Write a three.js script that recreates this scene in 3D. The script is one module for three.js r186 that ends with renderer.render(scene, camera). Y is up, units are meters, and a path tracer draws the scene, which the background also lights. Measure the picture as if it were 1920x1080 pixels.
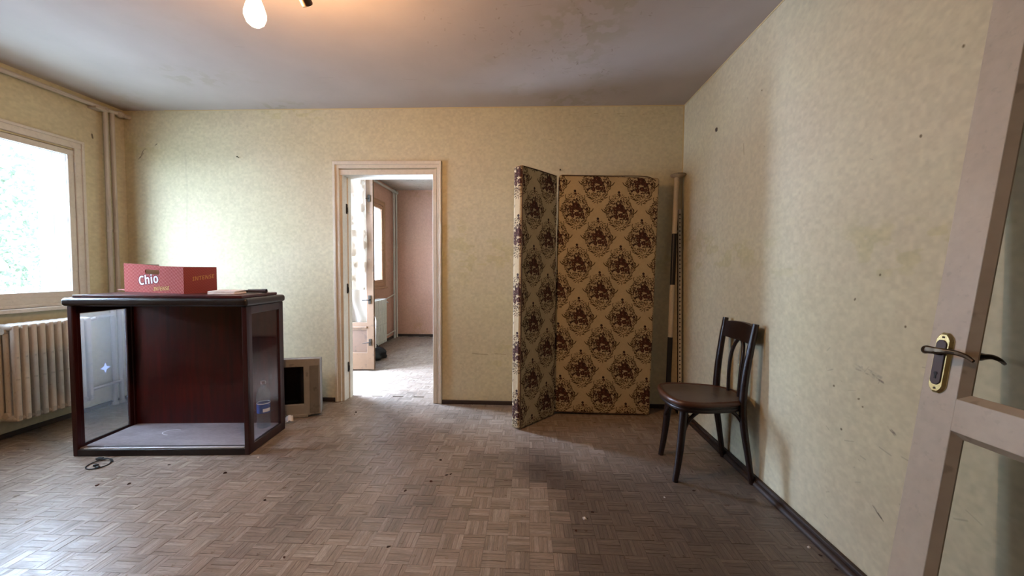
import * as THREE from 'three';
import { RoundedBoxGeometry } from 'three/addons/geometries/RoundedBoxGeometry.js';
import { mergeGeometries, toCreasedNormals } from 'three/addons/utils/BufferGeometryUtils.js';
import { RectAreaLightUniformsLib } from 'three/addons/lights/RectAreaLightUniformsLib.js';

// ---------------------------------------------------------------- camera, sky, daylight, exposure
const scene = new THREE.Scene();
const camera = new THREE.PerspectiveCamera(2 * Math.atan(540 / 745) * 180 / Math.PI, 16 / 9, 0.05, 200);
camera.rotation.order = 'YXZ';
camera.position.set(0, 1.208, 0);
camera.rotation.set(-0.0445, 0.0421, 0.0067);
const renderer = new THREE.WebGLRenderer({ antialias: true });
renderer.toneMapping = THREE.LinearToneMapping;
renderer.toneMappingExposure = 1.0;
renderer.shadowMap.enabled = true;
scene.background = new THREE.Color(0.76, 0.90, 1.08);
scene.backgroundIntensity = 38;
RectAreaLightUniformsLib.init();
const DAY = new THREE.Color(0.68, 0.89, 1.28);
function daylight(name, x, y, z, w, h, power, color = DAY) {   // overcast sky light that enters through a window opening, shining to +x
  const l = new THREE.RectAreaLight(color, power, w, h);
  l.name = name; l.position.set(x, y, z); l.lookAt(x + 1, y - 0.28, z);
  scene.add(l);
}
daylight('window_daylight', -3.98, 1.56, -2.42, 1.34, 1.16, 15);
daylight('window_daylight_far', -2.69, 1.61, -5.85, 1.15, 1.2, 12);
daylight('balcony_door_daylight', -2.69, 1.25, -4.18, 0.66, 2.2, 62);

// ---------------------------------------------------------------- helpers
let seed = 7;
const rnd = () => { seed = (seed + 0x6d2b79f5) | 0; let t = Math.imul(seed ^ (seed >>> 15), 1 | seed); t = (t + Math.imul(t ^ (t >>> 7), 61 | t)) ^ t; return ((t ^ (t >>> 14)) >>> 0) / 4294967296; };
const rr = (a, b) => a + (b - a) * rnd();
const lerp = THREE.MathUtils.lerp, clamp = THREE.MathUtils.clamp, sstep = (a, b, x) => THREE.MathUtils.smoothstep(x, a, b);
const V = (x, y, z) => new THREE.Vector3(x, y, z);
const used = new Map();
function numbered(n) { const k = used.get(n) ?? 0; used.set(n, k + 1); return k ? n + '_' + String(k).padStart(3, '0') : n; }
function shade(o) { o.castShadow = true; o.receiveShadow = true; return o; }
function tag(o, label, category, group, kind) {
  if (label) o.userData.label = label;
  if (category) o.userData.category = category;
  if (group) o.userData.group = group;
  if (kind) o.userData.kind = kind;
  return o;
}
function mesh(name, g, m, parent = scene) {
  const geo = Array.isArray(g) ? (g.length > 1 ? mergeGeometries(g.map((q) => (q.index ? q.toNonIndexed() : q)).map((q) => { for (const k of Object.keys(q.attributes)) if (!['position', 'normal', 'uv'].includes(k)) q.deleteAttribute(k); return q; })) : g[0]) : g;
  const o = shade(new THREE.Mesh(geo, m));
  o.name = parent === scene ? numbered(name) : name;
  parent.add(o);
  return o;
}
function thing(name, label, category, [x, y, z] = [0, 0, 0], turn = 0, group) {
  const o = new THREE.Group(); o.name = numbered(name); o.position.set(x, y, z); o.rotation.y = turn; scene.add(o);
  return tag(o, label, category, group);
}
function structure(name) { const o = new THREE.Group(); o.name = numbered(name); o.userData.kind = 'structure'; scene.add(o); return o; }
// planar uv in metres by the dominant normal
function uvm(g, s = 1) {
  g = g.index ? g.toNonIndexed() : g;
  const p = g.attributes.position, n = g.attributes.normal, uv = new Float32Array(p.count * 2);
  for (let i = 0; i < p.count; i++) {
    const ax = Math.abs(n.getX(i)), ay = Math.abs(n.getY(i)), az = Math.abs(n.getZ(i));
    let u, v;
    if (ay >= ax && ay >= az) { u = p.getX(i); v = p.getZ(i); } else if (ax >= az) { u = p.getZ(i); v = p.getY(i); } else { u = p.getX(i); v = p.getY(i); }
    uv[2 * i] = u * s; uv[2 * i + 1] = v * s;
  }
  g.setAttribute('uv', new THREE.BufferAttribute(uv, 2));
  return g;
}
const bx = (x0, x1, y0, y1, z0, z1) => uvm(new THREE.BoxGeometry(Math.abs(x1 - x0), Math.abs(y1 - y0), Math.abs(z1 - z0)).translate((x0 + x1) / 2, (y0 + y1) / 2, (z0 + z1) / 2));
const rbx = (x0, x1, y0, y1, z0, z1, r = 0.004, s = 2) => uvm(new RoundedBoxGeometry(Math.abs(x1 - x0), Math.abs(y1 - y0), Math.abs(z1 - z0), s, r).translate((x0 + x1) / 2, (y0 + y1) / 2, (z0 + z1) / 2));
function tube(pts, r, seg = 24, rad = 8, closed = false) { return new THREE.TubeGeometry(new THREE.CatmullRomCurve3(pts.map((p) => (p.isVector3 ? p : V(...p))), closed, 'centripetal'), seg, r, rad, closed); }
function bar(a, b, r, r2 = r, rad = 12) {
  const d = V(...b).sub(V(...a)), L = d.length();
  const g = new THREE.CylinderGeometry(r2, r, L, rad).translate(0, L / 2, 0);
  g.applyQuaternion(new THREE.Quaternion().setFromUnitVectors(V(0, 1, 0), d.normalize())).translate(...a);
  return g;
}
// round bar of changing radius along a curve, with end caps
function taper(pts, radii, seg = 28, rad = 12, flat = 1) {
  const c = new THREE.CatmullRomCurve3(pts.map((p) => V(...p)), false, 'centripetal'), fr = c.computeFrenetFrames(seg, false), pos = [], idx = [], uv = [];
  for (let i = 0; i <= seg; i++) {
    const t = i / seg, p = c.getPoint(t), k = t * (radii.length - 1), a = Math.min(Math.floor(k), radii.length - 2), r = lerp(radii[a], radii[a + 1], k - a);
    for (let j = 0; j < rad; j++) {
      const q = j / rad * 2 * Math.PI, v = fr.normals[i].clone().multiplyScalar(Math.cos(q) * r).addScaledVector(fr.binormals[i], Math.sin(q) * r * flat).add(p);
      pos.push(v.x, v.y, v.z); uv.push(j / rad * 0.1, t * 0.5);
    }
  }
  for (let i = 0; i < seg; i++) for (let j = 0; j < rad; j++) { const a = i * rad + j, b = i * rad + (j + 1) % rad; idx.push(a, b, a + rad, b, b + rad, a + rad); }
  for (const [e, f] of [[0, 1], [seg, -1]]) { const p = c.getPoint(e / seg), k = pos.length / 3; pos.push(p.x, p.y, p.z); uv.push(0, 0); for (let j = 0; j < rad; j++) { const a = e * rad + j, b = e * rad + (j + 1) % rad; f > 0 ? idx.push(k, b, a) : idx.push(k, a, b); } }
  const g = new THREE.BufferGeometry(); g.setAttribute('position', new THREE.Float32BufferAttribute(pos, 3)); g.setAttribute('uv', new THREE.Float32BufferAttribute(uv, 2)); g.setIndex(idx); g.computeVertexNormals();
  return toCreasedNormals(g, 0.9);
}
const lathe = (pts, n = 32) => new THREE.LatheGeometry(pts.map(([r, y]) => new THREE.Vector2(r, y)), n);

// ---------------------------------------------------------------- noise and textures
const LAT = new Float32Array(65536); for (let i = 0; i < 65536; i++) LAT[i] = rnd();
function vn(x, y, px, py) {           // value noise, periodic over px, py cells
  const ix = Math.floor(x), iy = Math.floor(y), fx = x - ix, fy = y - iy, s = fx * fx * (3 - 2 * fx), t = fy * fy * (3 - 2 * fy);
  const h = (a, b) => { a = ((a % px) + px) % px; b = ((b % py) + py) % py; return LAT[(a * 157 + b * 7919 + px * 31) & 65535]; };
  return lerp(lerp(h(ix, iy), h(ix + 1, iy), s), lerp(h(ix, iy + 1), h(ix + 1, iy + 1), s), t);
}
function fbm(u, v, f, oct = 4, fy = f, gain = 0.5) { let s = 0, a = 1, n = 0; for (let i = 0; i < oct; i++) { s += a * vn(u * f + i * 5, v * fy + i * 3, f, fy); n += a; a *= gain; f *= 2; fy *= 2; } return s / n; }
function dataTex(w, h, fn, { srgb = true, repeat = [1, 1] } = {}) {
  const d = new Uint8Array(w * h * 4);
  for (let y = 0; y < h; y++) for (let x = 0; x < w; x++) { const c = fn(x / w, y / h, x, y), o = (y * w + x) * 4; if (typeof c === 'number') d[o] = d[o + 1] = d[o + 2] = clamp(c, 0, 1) * 255; else for (let k = 0; k < 3; k++) d[o + k] = clamp(c[k], 0, 255); d[o + 3] = 255; }
  const t = new THREE.DataTexture(d, w, h, THREE.RGBAFormat);
  t.wrapS = t.wrapT = THREE.RepeatWrapping; t.magFilter = THREE.LinearFilter; t.minFilter = THREE.LinearMipmapLinearFilter; t.generateMipmaps = true; t.repeat.set(...repeat);
  if (srgb) t.colorSpace = THREE.SRGBColorSpace;
  t.needsUpdate = true;
  return t;
}
function canvasTex(w, h, draw, srgb = true) {
  const c = document.createElement('canvas'); c.width = w; c.height = h; draw(c.getContext('2d'), w, h);
  const t = new THREE.CanvasTexture(c); t.wrapS = t.wrapT = THREE.RepeatWrapping; if (srgb) t.colorSpace = THREE.SRGBColorSpace; t.anisotropy = 8; return t;
}
function noiseFill(g, w, h, fn) { const im = g.createImageData(w, h); for (let y = 0; y < h; y++) for (let x = 0; x < w; x++) { const c = fn(x / w, y / h), o = (y * w + x) * 4; im.data[o] = c[0]; im.data[o + 1] = c[1]; im.data[o + 2] = c[2]; im.data[o + 3] = 255; } g.putImageData(im, 0, 0); }

const plasterBump = dataTex(512, 512, (u, v) => 0.45 * fbm(u, v, 64, 2) + 0.06 * fbm(u + 0.3, v, 16, 2) + 0.49 * fbm(u, v + 0.2, 128, 2), { srgb: false, repeat: [1, 1] });
const grain = dataTex(512, 512, (u, v) => { const w = fbm(u, v, 6, 3, 24), k = fbm(u, v + w * 0.02, 5, 3, 150, 0.6), p = fbm(u, v, 30, 2, 256); const s = 0.80 + 0.30 * (k - 0.5) + 0.20 * (p - 0.5) + 0.12 * (w - 0.5); return [235 * s, 232 * s, 228 * s]; });
const grainBump = dataTex(512, 512, (u, v) => fbm(u, v, 5, 4, 140, 0.6), { srgb: false });
const floorRough = dataTex(512, 512, (u, v) => 0.20 + 0.36 * fbm(u, v, 9, 5), { srgb: false, repeat: [0.7, 0.7] });
const smudge = dataTex(512, 512, (u, v) => { const s = 0.95 + 0.12 * (fbm(u, v, 5, 5) - 0.5) + 0.06 * (fbm(u, v, 40, 3) - 0.5) - 0.14 * sstep(0.66, 0.80, fbm(u, v, 23, 4)); return [246 * s, 246 * s, 245 * s]; });

const paintWear = dataTex(512, 512, (u, v) => { const s = 0.96 + 0.08 * (fbm(u, v, 5, 5) - 0.5) + 0.06 * (fbm(u, v, 60, 3) - 0.5) - 0.04 * sstep(0.70, 0.80, fbm(u, v, 70, 3)); return [248 * s, 247 * s, 244 * s]; });
const std = (color, roughness = 0.7, extra = {}) => new THREE.MeshStandardMaterial({ color, roughness, ...extra });
const M = {
  frame: std(0xded5c6, 0.55, { map: paintWear, bumpMap: plasterBump, bumpScale: 0.0004 }),
  windowPaint: std(0xe0dad1, 0.5, { map: paintWear, bumpMap: plasterBump, bumpScale: 0.0004 }),
  doorPaint: std(0xc4bcae, 0.42, { map: paintWear, bumpMap: plasterBump, bumpScale: 0.0004 }),
  shadedBeadPaint: std(0x8d7d66, 0.5, { map: smudge }),
  balconyDoor: std(0x6a4e36, 0.55, { map: smudge }),
  balconyPanel: std(0x5c4230, 0.55, { map: smudge }),
  pipe: std(0xc9bfb3, 0.5, { map: smudge }),
  radiator: std(0xdbd3c7, 0.5, { map: smudge, bumpMap: plasterBump, bumpScale: 0.0006 }),
  skirting: std(0x4a3a31, 0.55, { map: grain }),
  edgePaint: std(0xcbb98d, 0.7),
  pane: new THREE.MeshPhysicalMaterial({ color: 0xf9fbfc, roughness: 0.02, transmission: 1, thickness: 0, ior: 1.5, specularIntensity: 0.5 }),
  metalDark: std(0x2c2620, 0.45, { metalness: 0.6 }),
  black: std(0x0f0e0e, 0.5),
};

// ---------------------------------------------------------------- the room: walls, ceiling
const XL = -3.69, XR = 1.318, ZB = -3.521, ZF = 1.9, CH = 2.63, TB = 0.17, ZB2 = ZB - TB, XL2 = -2.40, ZFAR = -7.1, XR2 = 1.318;
function wallUV(g, u0, u1, axis) {   // one map across a whole wall: u along the axis, v up
  const p = g.attributes.position, uv = g.attributes.uv;
  for (let i = 0; i < p.count; i++) uv.setXY(i, ((axis === 'x' ? p.getX(i) : p.getZ(i)) - u0) / (u1 - u0), p.getY(i) / CH);
  return g;
}
function stroke(g, pts, w, c) { g.strokeStyle = c; g.lineWidth = w; g.lineCap = 'round'; g.beginPath(); g.moveTo(...pts[0]); for (const p of pts.slice(1)) g.lineTo(...p); g.stroke(); }
function scuff(g, pts, w, rgb, a) {       // a worn scratch: many short broken strokes along a path
  for (let i = 0; i < pts.length - 1; i++) {
    const [x0, y0] = pts[i], [x1, y1] = pts[i + 1], L = Math.hypot(x1 - x0, y1 - y0), n = Math.ceil(L / 2.2);
    for (let k = 0; k < n; k++) { const t = rnd(), d = rr(2, 9) / L, ox = rr(-w, w) * 0.5, oy = rr(-w, w) * 0.5; stroke(g, [[lerp(x0, x1, t) + ox, lerp(y0, y1, t) + oy], [lerp(x0, x1, Math.min(1.05, t + d)) + ox, lerp(y0, y1, Math.min(1.05, t + d)) + oy]], rr(0.5, 1.7), `rgba(${rgb},${rr(0.25, 1) * a})`); }
  }
}
function plaster(base, px, wm, marks, sd, amp = 1) {
  const w = px, h = Math.round(px * CH / wm / 2) * 2;
  return canvasTex(w, h, (g) => {
    noiseFill(g, w, h, (u, v) => {
      const a = fbm(u + sd, v, 4, 4, 3) - 0.5, b = fbm(u, v + sd, 14, 4, 9) - 0.5, c = fbm(u, v, 260, 2, 150) - 0.5, st = sstep(0.60, 0.76, fbm(u + sd * 2, v, 7, 5, 6)) * sstep(0.5, 0.62, fbm(u, v, 60, 3, 50));
      const k = 1 + amp * (0.07 * a + 0.03 * b + 0.11 * c) - amp * 0.035 * st;
      return [base[0] * k, base[1] * k * (1 + 0.02 * b), base[2] * k * (1 + 0.05 * a - 0.05 * st)];
    });
    const X = (m) => m * w / wm, Y = (m) => (CH - m) / CH * h;
    for (let i = 0; i < 90; i++) { const x = rr(0, w), y = rr(0, h), L = rr(1, 7), t = rr(0, 6.3); stroke(g, [[x, y], [x + L * Math.cos(t), y + L * Math.sin(t)]], rr(0.5, 1.3), `rgba(90,78,60,${rr(0.08, 0.3)})`); }
    marks(g, X, Y);
  });
}
const WALLC = [200, 191, 161];
const backMap = plaster(WALLC, 2048, XR - XL, (g, X, Y) => {
  const x = (m) => X(m - XL);
  scuff(g, [[x(-3.57), Y(2.19)], [x(-3.53), Y(2.23)], [x(-3.515), Y(2.27)], [x(-3.49), Y(2.29)]], 3, '80,68,60', 0.8);
  scuff(g, [[x(-3.545), Y(2.215)], [x(-3.522), Y(2.25)]], 6, '70,60,52', 0.9);
  scuff(g, [[x(-3.41), Y(2.31)], [x(-3.385), Y(2.335)]], 5, '80,68,60', 0.9);
  stroke(g, [[x(-0.5), Y(0.46)], [x(-0.36), Y(0.45)]], 3, 'rgba(95,85,60,.35)'); stroke(g, [[x(-0.3), Y(0.46)], [x(-0.2), Y(0.455)]], 2, 'rgba(95,85,60,.35)');
  stroke(g, [[x(-3.12), Y(2.25)], [x(-3.11), Y(1.9)], [x(-3.13), Y(1.5)], [x(-3.1), Y(1.1)]], 8, 'rgba(120,116,98,.10)');
  for (let i = 0; i < 26; i++) { const a = x(rr(0.1, 1.2)), b = Y(rr(2.35, 2.6)); stroke(g, [[a, b], [a + rr(-20, 30), b + rr(-4, 6)]], rr(0.6, 1.5), 'rgba(100,80,45,.28)'); }
}, 0.13);
const rightMap = plaster([195, 188, 160], 2048, ZF - ZB, (g, X, Y) => {
  const x = (z) => X(z - ZB);
  scuff(g, [[x(-1.66), Y(0.835)], [x(-1.6), Y(0.825)], [x(-1.52), Y(0.81)]], 10, '120,114,104', 0.45);
  scuff(g, [[x(-1.58), Y(0.82)], [x(-1.51), Y(0.803)]], 6, '96,88,80', 0.6);
  scuff(g, [[x(-1.505), Y(0.655)], [x(-1.46), Y(0.63)]], 4, '100,90,80', 0.8);
  scuff(g, [[x(-1.535), Y(0.325)], [x(-1.49), Y(0.29)]], 4, '84,76,68', 0.95);
  for (const [z, y] of [[-1.75, 0.72], [-1.62, 0.705], [-1.6, 0.68], [-1.44, 1.02], [-1.42, 1.67], [-1.3, 1.9], [-1.66, 1.1], [-1.55, 1.2], [-2.37, 2.242], [-1.7, 0.55]]) { g.fillStyle = 'rgba(80,68,50,.75)'; g.beginPath(); g.ellipse(x(z), Y(y), rr(1.2, 2.6), rr(0.9, 2), rr(0, 3), 0, 7); g.fill(); }
  stroke(g, [[x(-2.55), Y(2.0)], [x(-2.54), Y(1.93)]], 2, 'rgba(110,98,70,.5)');
  for (let i = 0; i < 30; i++) { const a = x(rr(-1.8, -1.2)), b = Y(rr(0.1, 0.9)); stroke(g, [[a, b], [a + rr(-12, 20), b + rr(-8, 10)]], rr(0.6, 1.5), 'rgba(110,104,92,.35)'); }
}, 0.41);
const leftMap = plaster(WALLC, 1024, ZF - ZB, (g, X, Y) => { const x = (z) => X(z - ZB); stroke(g, [[x(-3.25), Y(2.33)], [x(-3.255), Y(2.3)]], 2, 'rgba(60,50,40,.8)'); }, 0.77);
const ceilMap = canvasTex(1536, 1536, (g, w, h) => {
  noiseFill(g, w, h, (u, v) => {
    const a = fbm(u, v, 5, 5) - 0.5, b = fbm(u, v, 22, 4) - 0.5, st = sstep(0.54, 0.72, fbm(u + 0.2, v, 6, 6, 9)) * sstep(0.44, 0.62, fbm(u, v, 90, 3)), k = 1 + 0.09 * a + 0.06 * b - 0.06 * st;
    return [188 * k, 178 * k, 172 * k * (1 - 0.05 * st)];
  });
  for (let i = 0; i < 60; i++) { const x = rr(w * 0.35, w), y = rr(0, h * 0.75), L = rr(4, 34), t = rr(-0.5, 0.5); stroke(g, [[x, y], [x + L * Math.cos(t), y + L * Math.sin(t) * 0.6]], rr(0.5, 1.4), `rgba(110,92,72,${rr(0.06, 0.22)})`); }
  for (const [cx, cz, n, r] of [[0.05, -2.55, 60, 0.3], [0.45, -2.15, 50, 0.25], [0.25, -2.8, 70, 0.3], [-0.9, -1.85, 50, 0.28], [0.62, -1.9, 30, 0.15], [-0.35, -2.4, 40, 0.3]]) for (let i = 0; i < n; i++) {   // scuffs and flaking lime
    const x = (cx + rr(-r, r) - XL) / (XR - XL) * w, y = (cz + rr(-r, r) * 0.7 - ZB) / (ZF - ZB) * h, t = rr(-1.6, 1.6), L = rr(1, 9);
    stroke(g, [[x, y], [x + L * Math.cos(t), y + L * Math.sin(t)]], rr(0.6, 2.6), `rgba(104,84,62,${rr(0.06, 0.28)})`);
  }
});
const wallMat = (map) => std(0xffffff, 0.86, { map, bumpMap: plasterBump, bumpScale: 0.0022 });
const DOORX0 = -1.715, DOORX1 = -0.84, DOORH = 2.10;
mesh('wall_back', [bx(XL - 0.3, DOORX0, 0, CH, ZB2, ZB), bx(DOORX1, XR, 0, CH, ZB2, ZB), bx(DOORX0, DOORX1, DOORH, CH, ZB2, ZB)].map((g) => wallUV(g, XL, XR, 'x')), wallMat(backMap)).userData.kind = 'structure';
mesh('wall_right', wallUV(bx(XR, XR + 0.2, 0, CH, ZFAR - 0.2, ZF), ZB, ZF, 'z'), wallMat(rightMap)).userData.kind = 'structure';
const WZ0 = -3.10, WZ1 = -1.74, WY0 = 0.97, WY1 = 2.155;
mesh('wall_left', [bx(XL - 0.3, XL, 0, WY0, ZB, ZF), bx(XL - 0.3, XL, WY1, CH, ZB, ZF), bx(XL - 0.3, XL, WY0, WY1, ZB, WZ0), bx(XL - 0.3, XL, WY0, WY1, WZ1, ZF)].map((g) => wallUV(g, ZB, ZF, 'z')), wallMat(leftMap)).userData.kind = 'structure';
mesh('wall_front', wallUV(bx(XL - 0.3, XR + 0.2, 0, CH, ZF, ZF + 0.2), XL, XR, 'x'), std(0x8f846c, 0.9)).userData.kind = 'structure';
{
  const g = bx(XL - 0.3, XR + 0.2, CH, CH + 0.2, ZB2, ZF + 0.2), p = g.attributes.position, uv = g.attributes.uv;
  for (let i = 0; i < p.count; i++) uv.setXY(i, (p.getX(i) - XL) / (XR - XL), 1 - (p.getZ(i) - ZB) / (ZF - ZB));
  mesh('ceiling', g, std(0xffffff, 0.9, { map: ceilMap, bumpMap: plasterBump, bumpScale: 0.002 })).userData.kind = 'structure';
}
// thin ridge of lighter paint where the walls meet the ceiling and each other
{
  const t = structure('trim_1');
  mesh('paint_ridge', bx(-3.3, XR, CH - 0.008, CH, ZB, ZB + 0.003), M.edgePaint, t);
  mesh('paint_ridge', bx(XR - 0.003, XR, CH - 0.008, CH, ZB, ZF), M.edgePaint, t);
  mesh('paint_ridge', bx(XR - 0.011, XR, 0.06, CH - 0.008, ZB, ZB + 0.003), M.edgePaint, t);
}
// far room
const PINK = [190, 148, 128];
const farMap = plaster(PINK, 1024, 3.8, () => {}, 0.23), farMap2 = plaster(PINK, 1024, 3.5, () => {}, 0.53);
const farMat = wallMat(farMap), farMat2 = wallMat(farMap2);
const BZ0 = -4.52, BZ1 = -3.83, BY1 = 2.36, FZ0 = -6.44, FZ1 = -5.26, FY0 = 0.99, FY1 = 2.23;
mesh('wall_far', wallUV(bx(XL2 - 0.3, XR2, 0, CH, ZFAR - 0.2, ZFAR), XL2, XR2, 'x'), farMat).userData.kind = 'structure';
mesh('wall_far_left', [bx(XL2 - 0.3, XL2, 0, CH, BZ1, ZB2), bx(XL2 - 0.3, XL2, BY1, CH, BZ0, BZ1), bx(XL2 - 0.3, XL2, 0, CH, FZ1, BZ0), bx(XL2 - 0.3, XL2, 0, FY0, FZ0, FZ1), bx(XL2 - 0.3, XL2, FY1, CH, FZ0, FZ1), bx(XL2 - 0.3, XL2, 0, CH, ZFAR, FZ0)].map((g) => wallUV(g, ZFAR, ZB2, 'z')), farMat2).userData.kind = 'structure';
mesh('ceiling_far', bx(XL2 - 0.3, XR2 + 0.2, CH, CH + 0.2, ZFAR - 0.2, ZB2), std(0xc9b8a8, 0.9, { map: smudge, bumpMap: plasterBump, bumpScale: 0.0015 })).userData.kind = 'structure';
mesh('wall_outside', [bx(XL - 0.95, XL - 0.3, -4, 4, ZB2 - 0.24, ZB2 - 0.02)], std(0xe9e8e4, 0.85, { bumpMap: plasterBump, bumpScale: 0.001 })).userData.kind = 'structure';
mesh('wall_outside', [bx(-14, -13.8, -8, -2, -25, 6)], std(0xd8d4cc, 0.9)).userData.kind = 'structure';
mesh('ground', bx(-60, XL - 0.3, -6.2, -6, -60, 40), std(0x6d7a55, 0.95, { map: smudge })).userData.kind = 'structure';

// ---------------------------------------------------------------- parquet: strips of 20 x 100 mm in a basket weave
const S = 0.1, GX = -0.0865 - 60 * S, GZ = -1.8575 - 80 * S;    // joints of the squares
function dirtAndShade(x, z) {      // dirt patches, a darker strip by the right wall, painted shade at the radiator
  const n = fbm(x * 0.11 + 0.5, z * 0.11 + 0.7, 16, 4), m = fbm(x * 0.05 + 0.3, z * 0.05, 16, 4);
  const darkStrip = sstep(0.10, 0.22, x + 0.5 * (n - 0.5) * (z < -1.9 ? 1.4 : 0.1)) * sstep(-3.1, -2.3, z + 1.2 * (m - 0.5));
  const edge = (1 - sstep(-3.66, -3.36, x + 0.5 * (n - 0.5))) * sstep(0.3, 0.6, m + 0.2);   // soot and litter along the radiator, plus the shade under it painted in
  return clamp(0.9 * darkStrip + 0.9 * edge + 0.5 * sstep(0.52, 0.7, n), 0, 1);
}
const floorMat = std(0xffffff, 0.5, { vertexColors: true, map: grain, bumpMap: grainBump, bumpScale: 0.0004, roughnessMap: floorRough });
floorMat.roughness = 1.0;
const TONES = [[0.50, 0.41, 0.335], [0.55, 0.46, 0.385], [0.44, 0.355, 0.285], [0.60, 0.51, 0.43], [0.52, 0.42, 0.345], [0.47, 0.385, 0.315]];
const FLOOR_DARK = [0.155, 0.128, 0.108];
const toneAt = (k, d) => TONES[k].map((c, i) => lerp(c, FLOOR_DARK[i], 0.82 * d));
function stripShape(L, W, H, u0, v0, c) {    // top at y = 0, long side along x
  const g = new THREE.BoxGeometry(L, H, W).translate(0, -H / 2, 0), p = g.attributes.position, uv = g.attributes.uv, col = new Float32Array(p.count * 3);
  for (let i = 0; i < p.count; i++) { uv.setXY(i, (p.getX(i) + u0) * 2.5, (p.getZ(i) + v0) * 2.5); col.set(c, i * 3); }
  g.setAttribute('color', new THREE.BufferAttribute(col, 3));
  return g;
}
function strips(x0, x1, z0, z1) {
  const out = [];
  for (let i = Math.floor((x0 - GX) / S); GX + i * S < x1; i++) for (let j = Math.floor((z0 - GZ) / S); GZ + j * S < z1; j++) {
    const along = (i + j) % 2 === 0, cx = GX + (i + 0.5) * S, cz = GZ + (j + 0.5) * S;
    for (let k = 0; k < 5; k++) {
      const o = (k - 2) * 0.02, x = cx + (along ? o : 0), z = cz + (along ? 0 : o);
      if (x < x0 + 0.01 || x > x1 - 0.01 || z < z0 + 0.01 || z > z1 - 0.01) continue;
      out.push({ x, z, along, y: -0.0002 - 0.0013 * rnd(), tx: rr(-0.012, 0.012), tz: rr(-0.006, 0.006), tone: Math.floor(rnd() * 6), g: rnd() });
    }
  }
  return out;
}
const LW = 0.0193, LL = 0.0991;
function place(o, s) { o.position.set(s.x, s.y, s.z); o.rotation.set(s.tx, s.along ? Math.PI / 2 : 0, s.tz, 'YXZ'); o.updateMatrix(); return o; }
function field(list, name, parent) {
  const n = list.length, P = new Float32Array(n * 60), N = new Float32Array(n * 60), U = new Float32Array(n * 40), C = new Float32Array(n * 60), I = [];
  const d = new THREE.Object3D(), v = V(0, 0, 0), nn = V(0, 0, 0), base = stripShape(LL, LW, 0.008, 0, 0, [1, 1, 1]), bp = base.attributes.position, bn = base.attributes.normal, keep = [0, 1, 2, 3, 4, 5, 6, 7, 8, 9, 10, 11, 16, 17, 18, 19, 20, 21, 22, 23];
  list.forEach((s, q) => {
    place(d, s); const c = toneAt(s.tone, dirtAndShade(s.x, s.z)), f = 0.9 + 0.2 * s.g, u0 = s.g * 7.13, v0 = (s.g * 91.7) % 3;
    keep.forEach((k, e) => {
      const o = q * 20 + e; v.fromBufferAttribute(bp, k).applyMatrix4(d.matrix); nn.fromBufferAttribute(bn, k).transformDirection(d.matrix);
      P.set([v.x, v.y, v.z], o * 3); N.set([nn.x, nn.y, nn.z], o * 3); U.set([(bp.getX(k) + u0) * 2.5, (bp.getZ(k) + v0) * 2.5], o * 2); C.set(c.map((w) => w * f), o * 3);
    });
    for (let f2 = 0; f2 < 5; f2++) { const a = q * 20 + f2 * 4; I.push(a, a + 2, a + 1, a + 2, a + 3, a + 1); }
  });
  const g = new THREE.BufferGeometry(); g.setAttribute('position', new THREE.BufferAttribute(P, 3)); g.setAttribute('normal', new THREE.BufferAttribute(N, 3)); g.setAttribute('uv', new THREE.BufferAttribute(U, 2)); g.setAttribute('color', new THREE.BufferAttribute(C, 3)); g.setIndex(I);
  const o = mesh(name, g, floorMat, parent); o.userData.kind = 'stuff'; return o;
}
{
  const t = structure('floor'), sub = std(0x2a211b, 0.9);
  mesh('subfloor', bx(XL - 0.3, XR + 0.2, -0.2, -0.0085, ZB2, ZF + 0.2), sub, t);
  const all = strips(XL, XR, ZB2, ZF), inView = all.filter((s) => s.z < -1.50 && s.x > -2.35 && s.x < 1.05).sort((a, b) => b.z - a.z || a.x - b.x).slice(0, 300), single = new Set(inView);
  const shapes = new Map();
  for (const s of inView) {
    const d = Math.round(dirtAndShade(s.x, s.z) * 4) / 4, v = Math.floor(s.g * 3), key = s.tone + '/' + d + '/' + v;
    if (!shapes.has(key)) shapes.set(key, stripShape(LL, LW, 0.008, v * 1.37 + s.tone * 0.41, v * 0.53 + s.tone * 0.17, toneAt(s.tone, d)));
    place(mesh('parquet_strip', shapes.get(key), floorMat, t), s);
  }
  field(all.filter((s) => !single.has(s)), 'parquet_field', t);
  const t2 = structure('floor_far');
  mesh('subfloor', bx(XL2 - 0.3, XR2 + 0.2, -0.2, -0.0085, ZFAR - 0.2, ZB2), sub, t2);
  field(strips(XL2, -0.2, ZFAR, ZB2), 'parquet_field', t2);
}
// skirting boards
{
  const t = structure('baseboard_back');
  for (const [a, b] of [[XL, -1.752], [-0.775, XR]]) mesh('board', rbx(a, b, 0.0, 0.034, ZB, ZB + 0.016, 0.003), M.skirting, t);
  const r = structure('baseboard_right');
  mesh('board', rbx(XR - 0.022, XR, 0, 0.04, ZB + 0.016, ZF, 0.006), M.skirting, r);
  mesh('quarter_round', new THREE.CylinderGeometry(0.02, 0.02, ZF - ZB - 0.03, 10).rotateX(Math.PI / 2).translate(XR - 0.022, 0.004, (ZF + ZB) / 2), M.skirting, r);
  const l = structure('baseboard_left'); mesh('board', rbx(XL, XL + 0.018, 0, 0.034, ZB, ZF, 0.003), M.skirting, l);
  const f = structure('baseboard_far');
  mesh('board', rbx(XL2, XR2, 0, 0.04, ZFAR, ZFAR + 0.016, 0.003), M.skirting, f); mesh('board', rbx(XL2, XL2 + 0.016, 0, 0.04, ZFAR, BZ0, 0.003), M.skirting, f);
}
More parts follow.
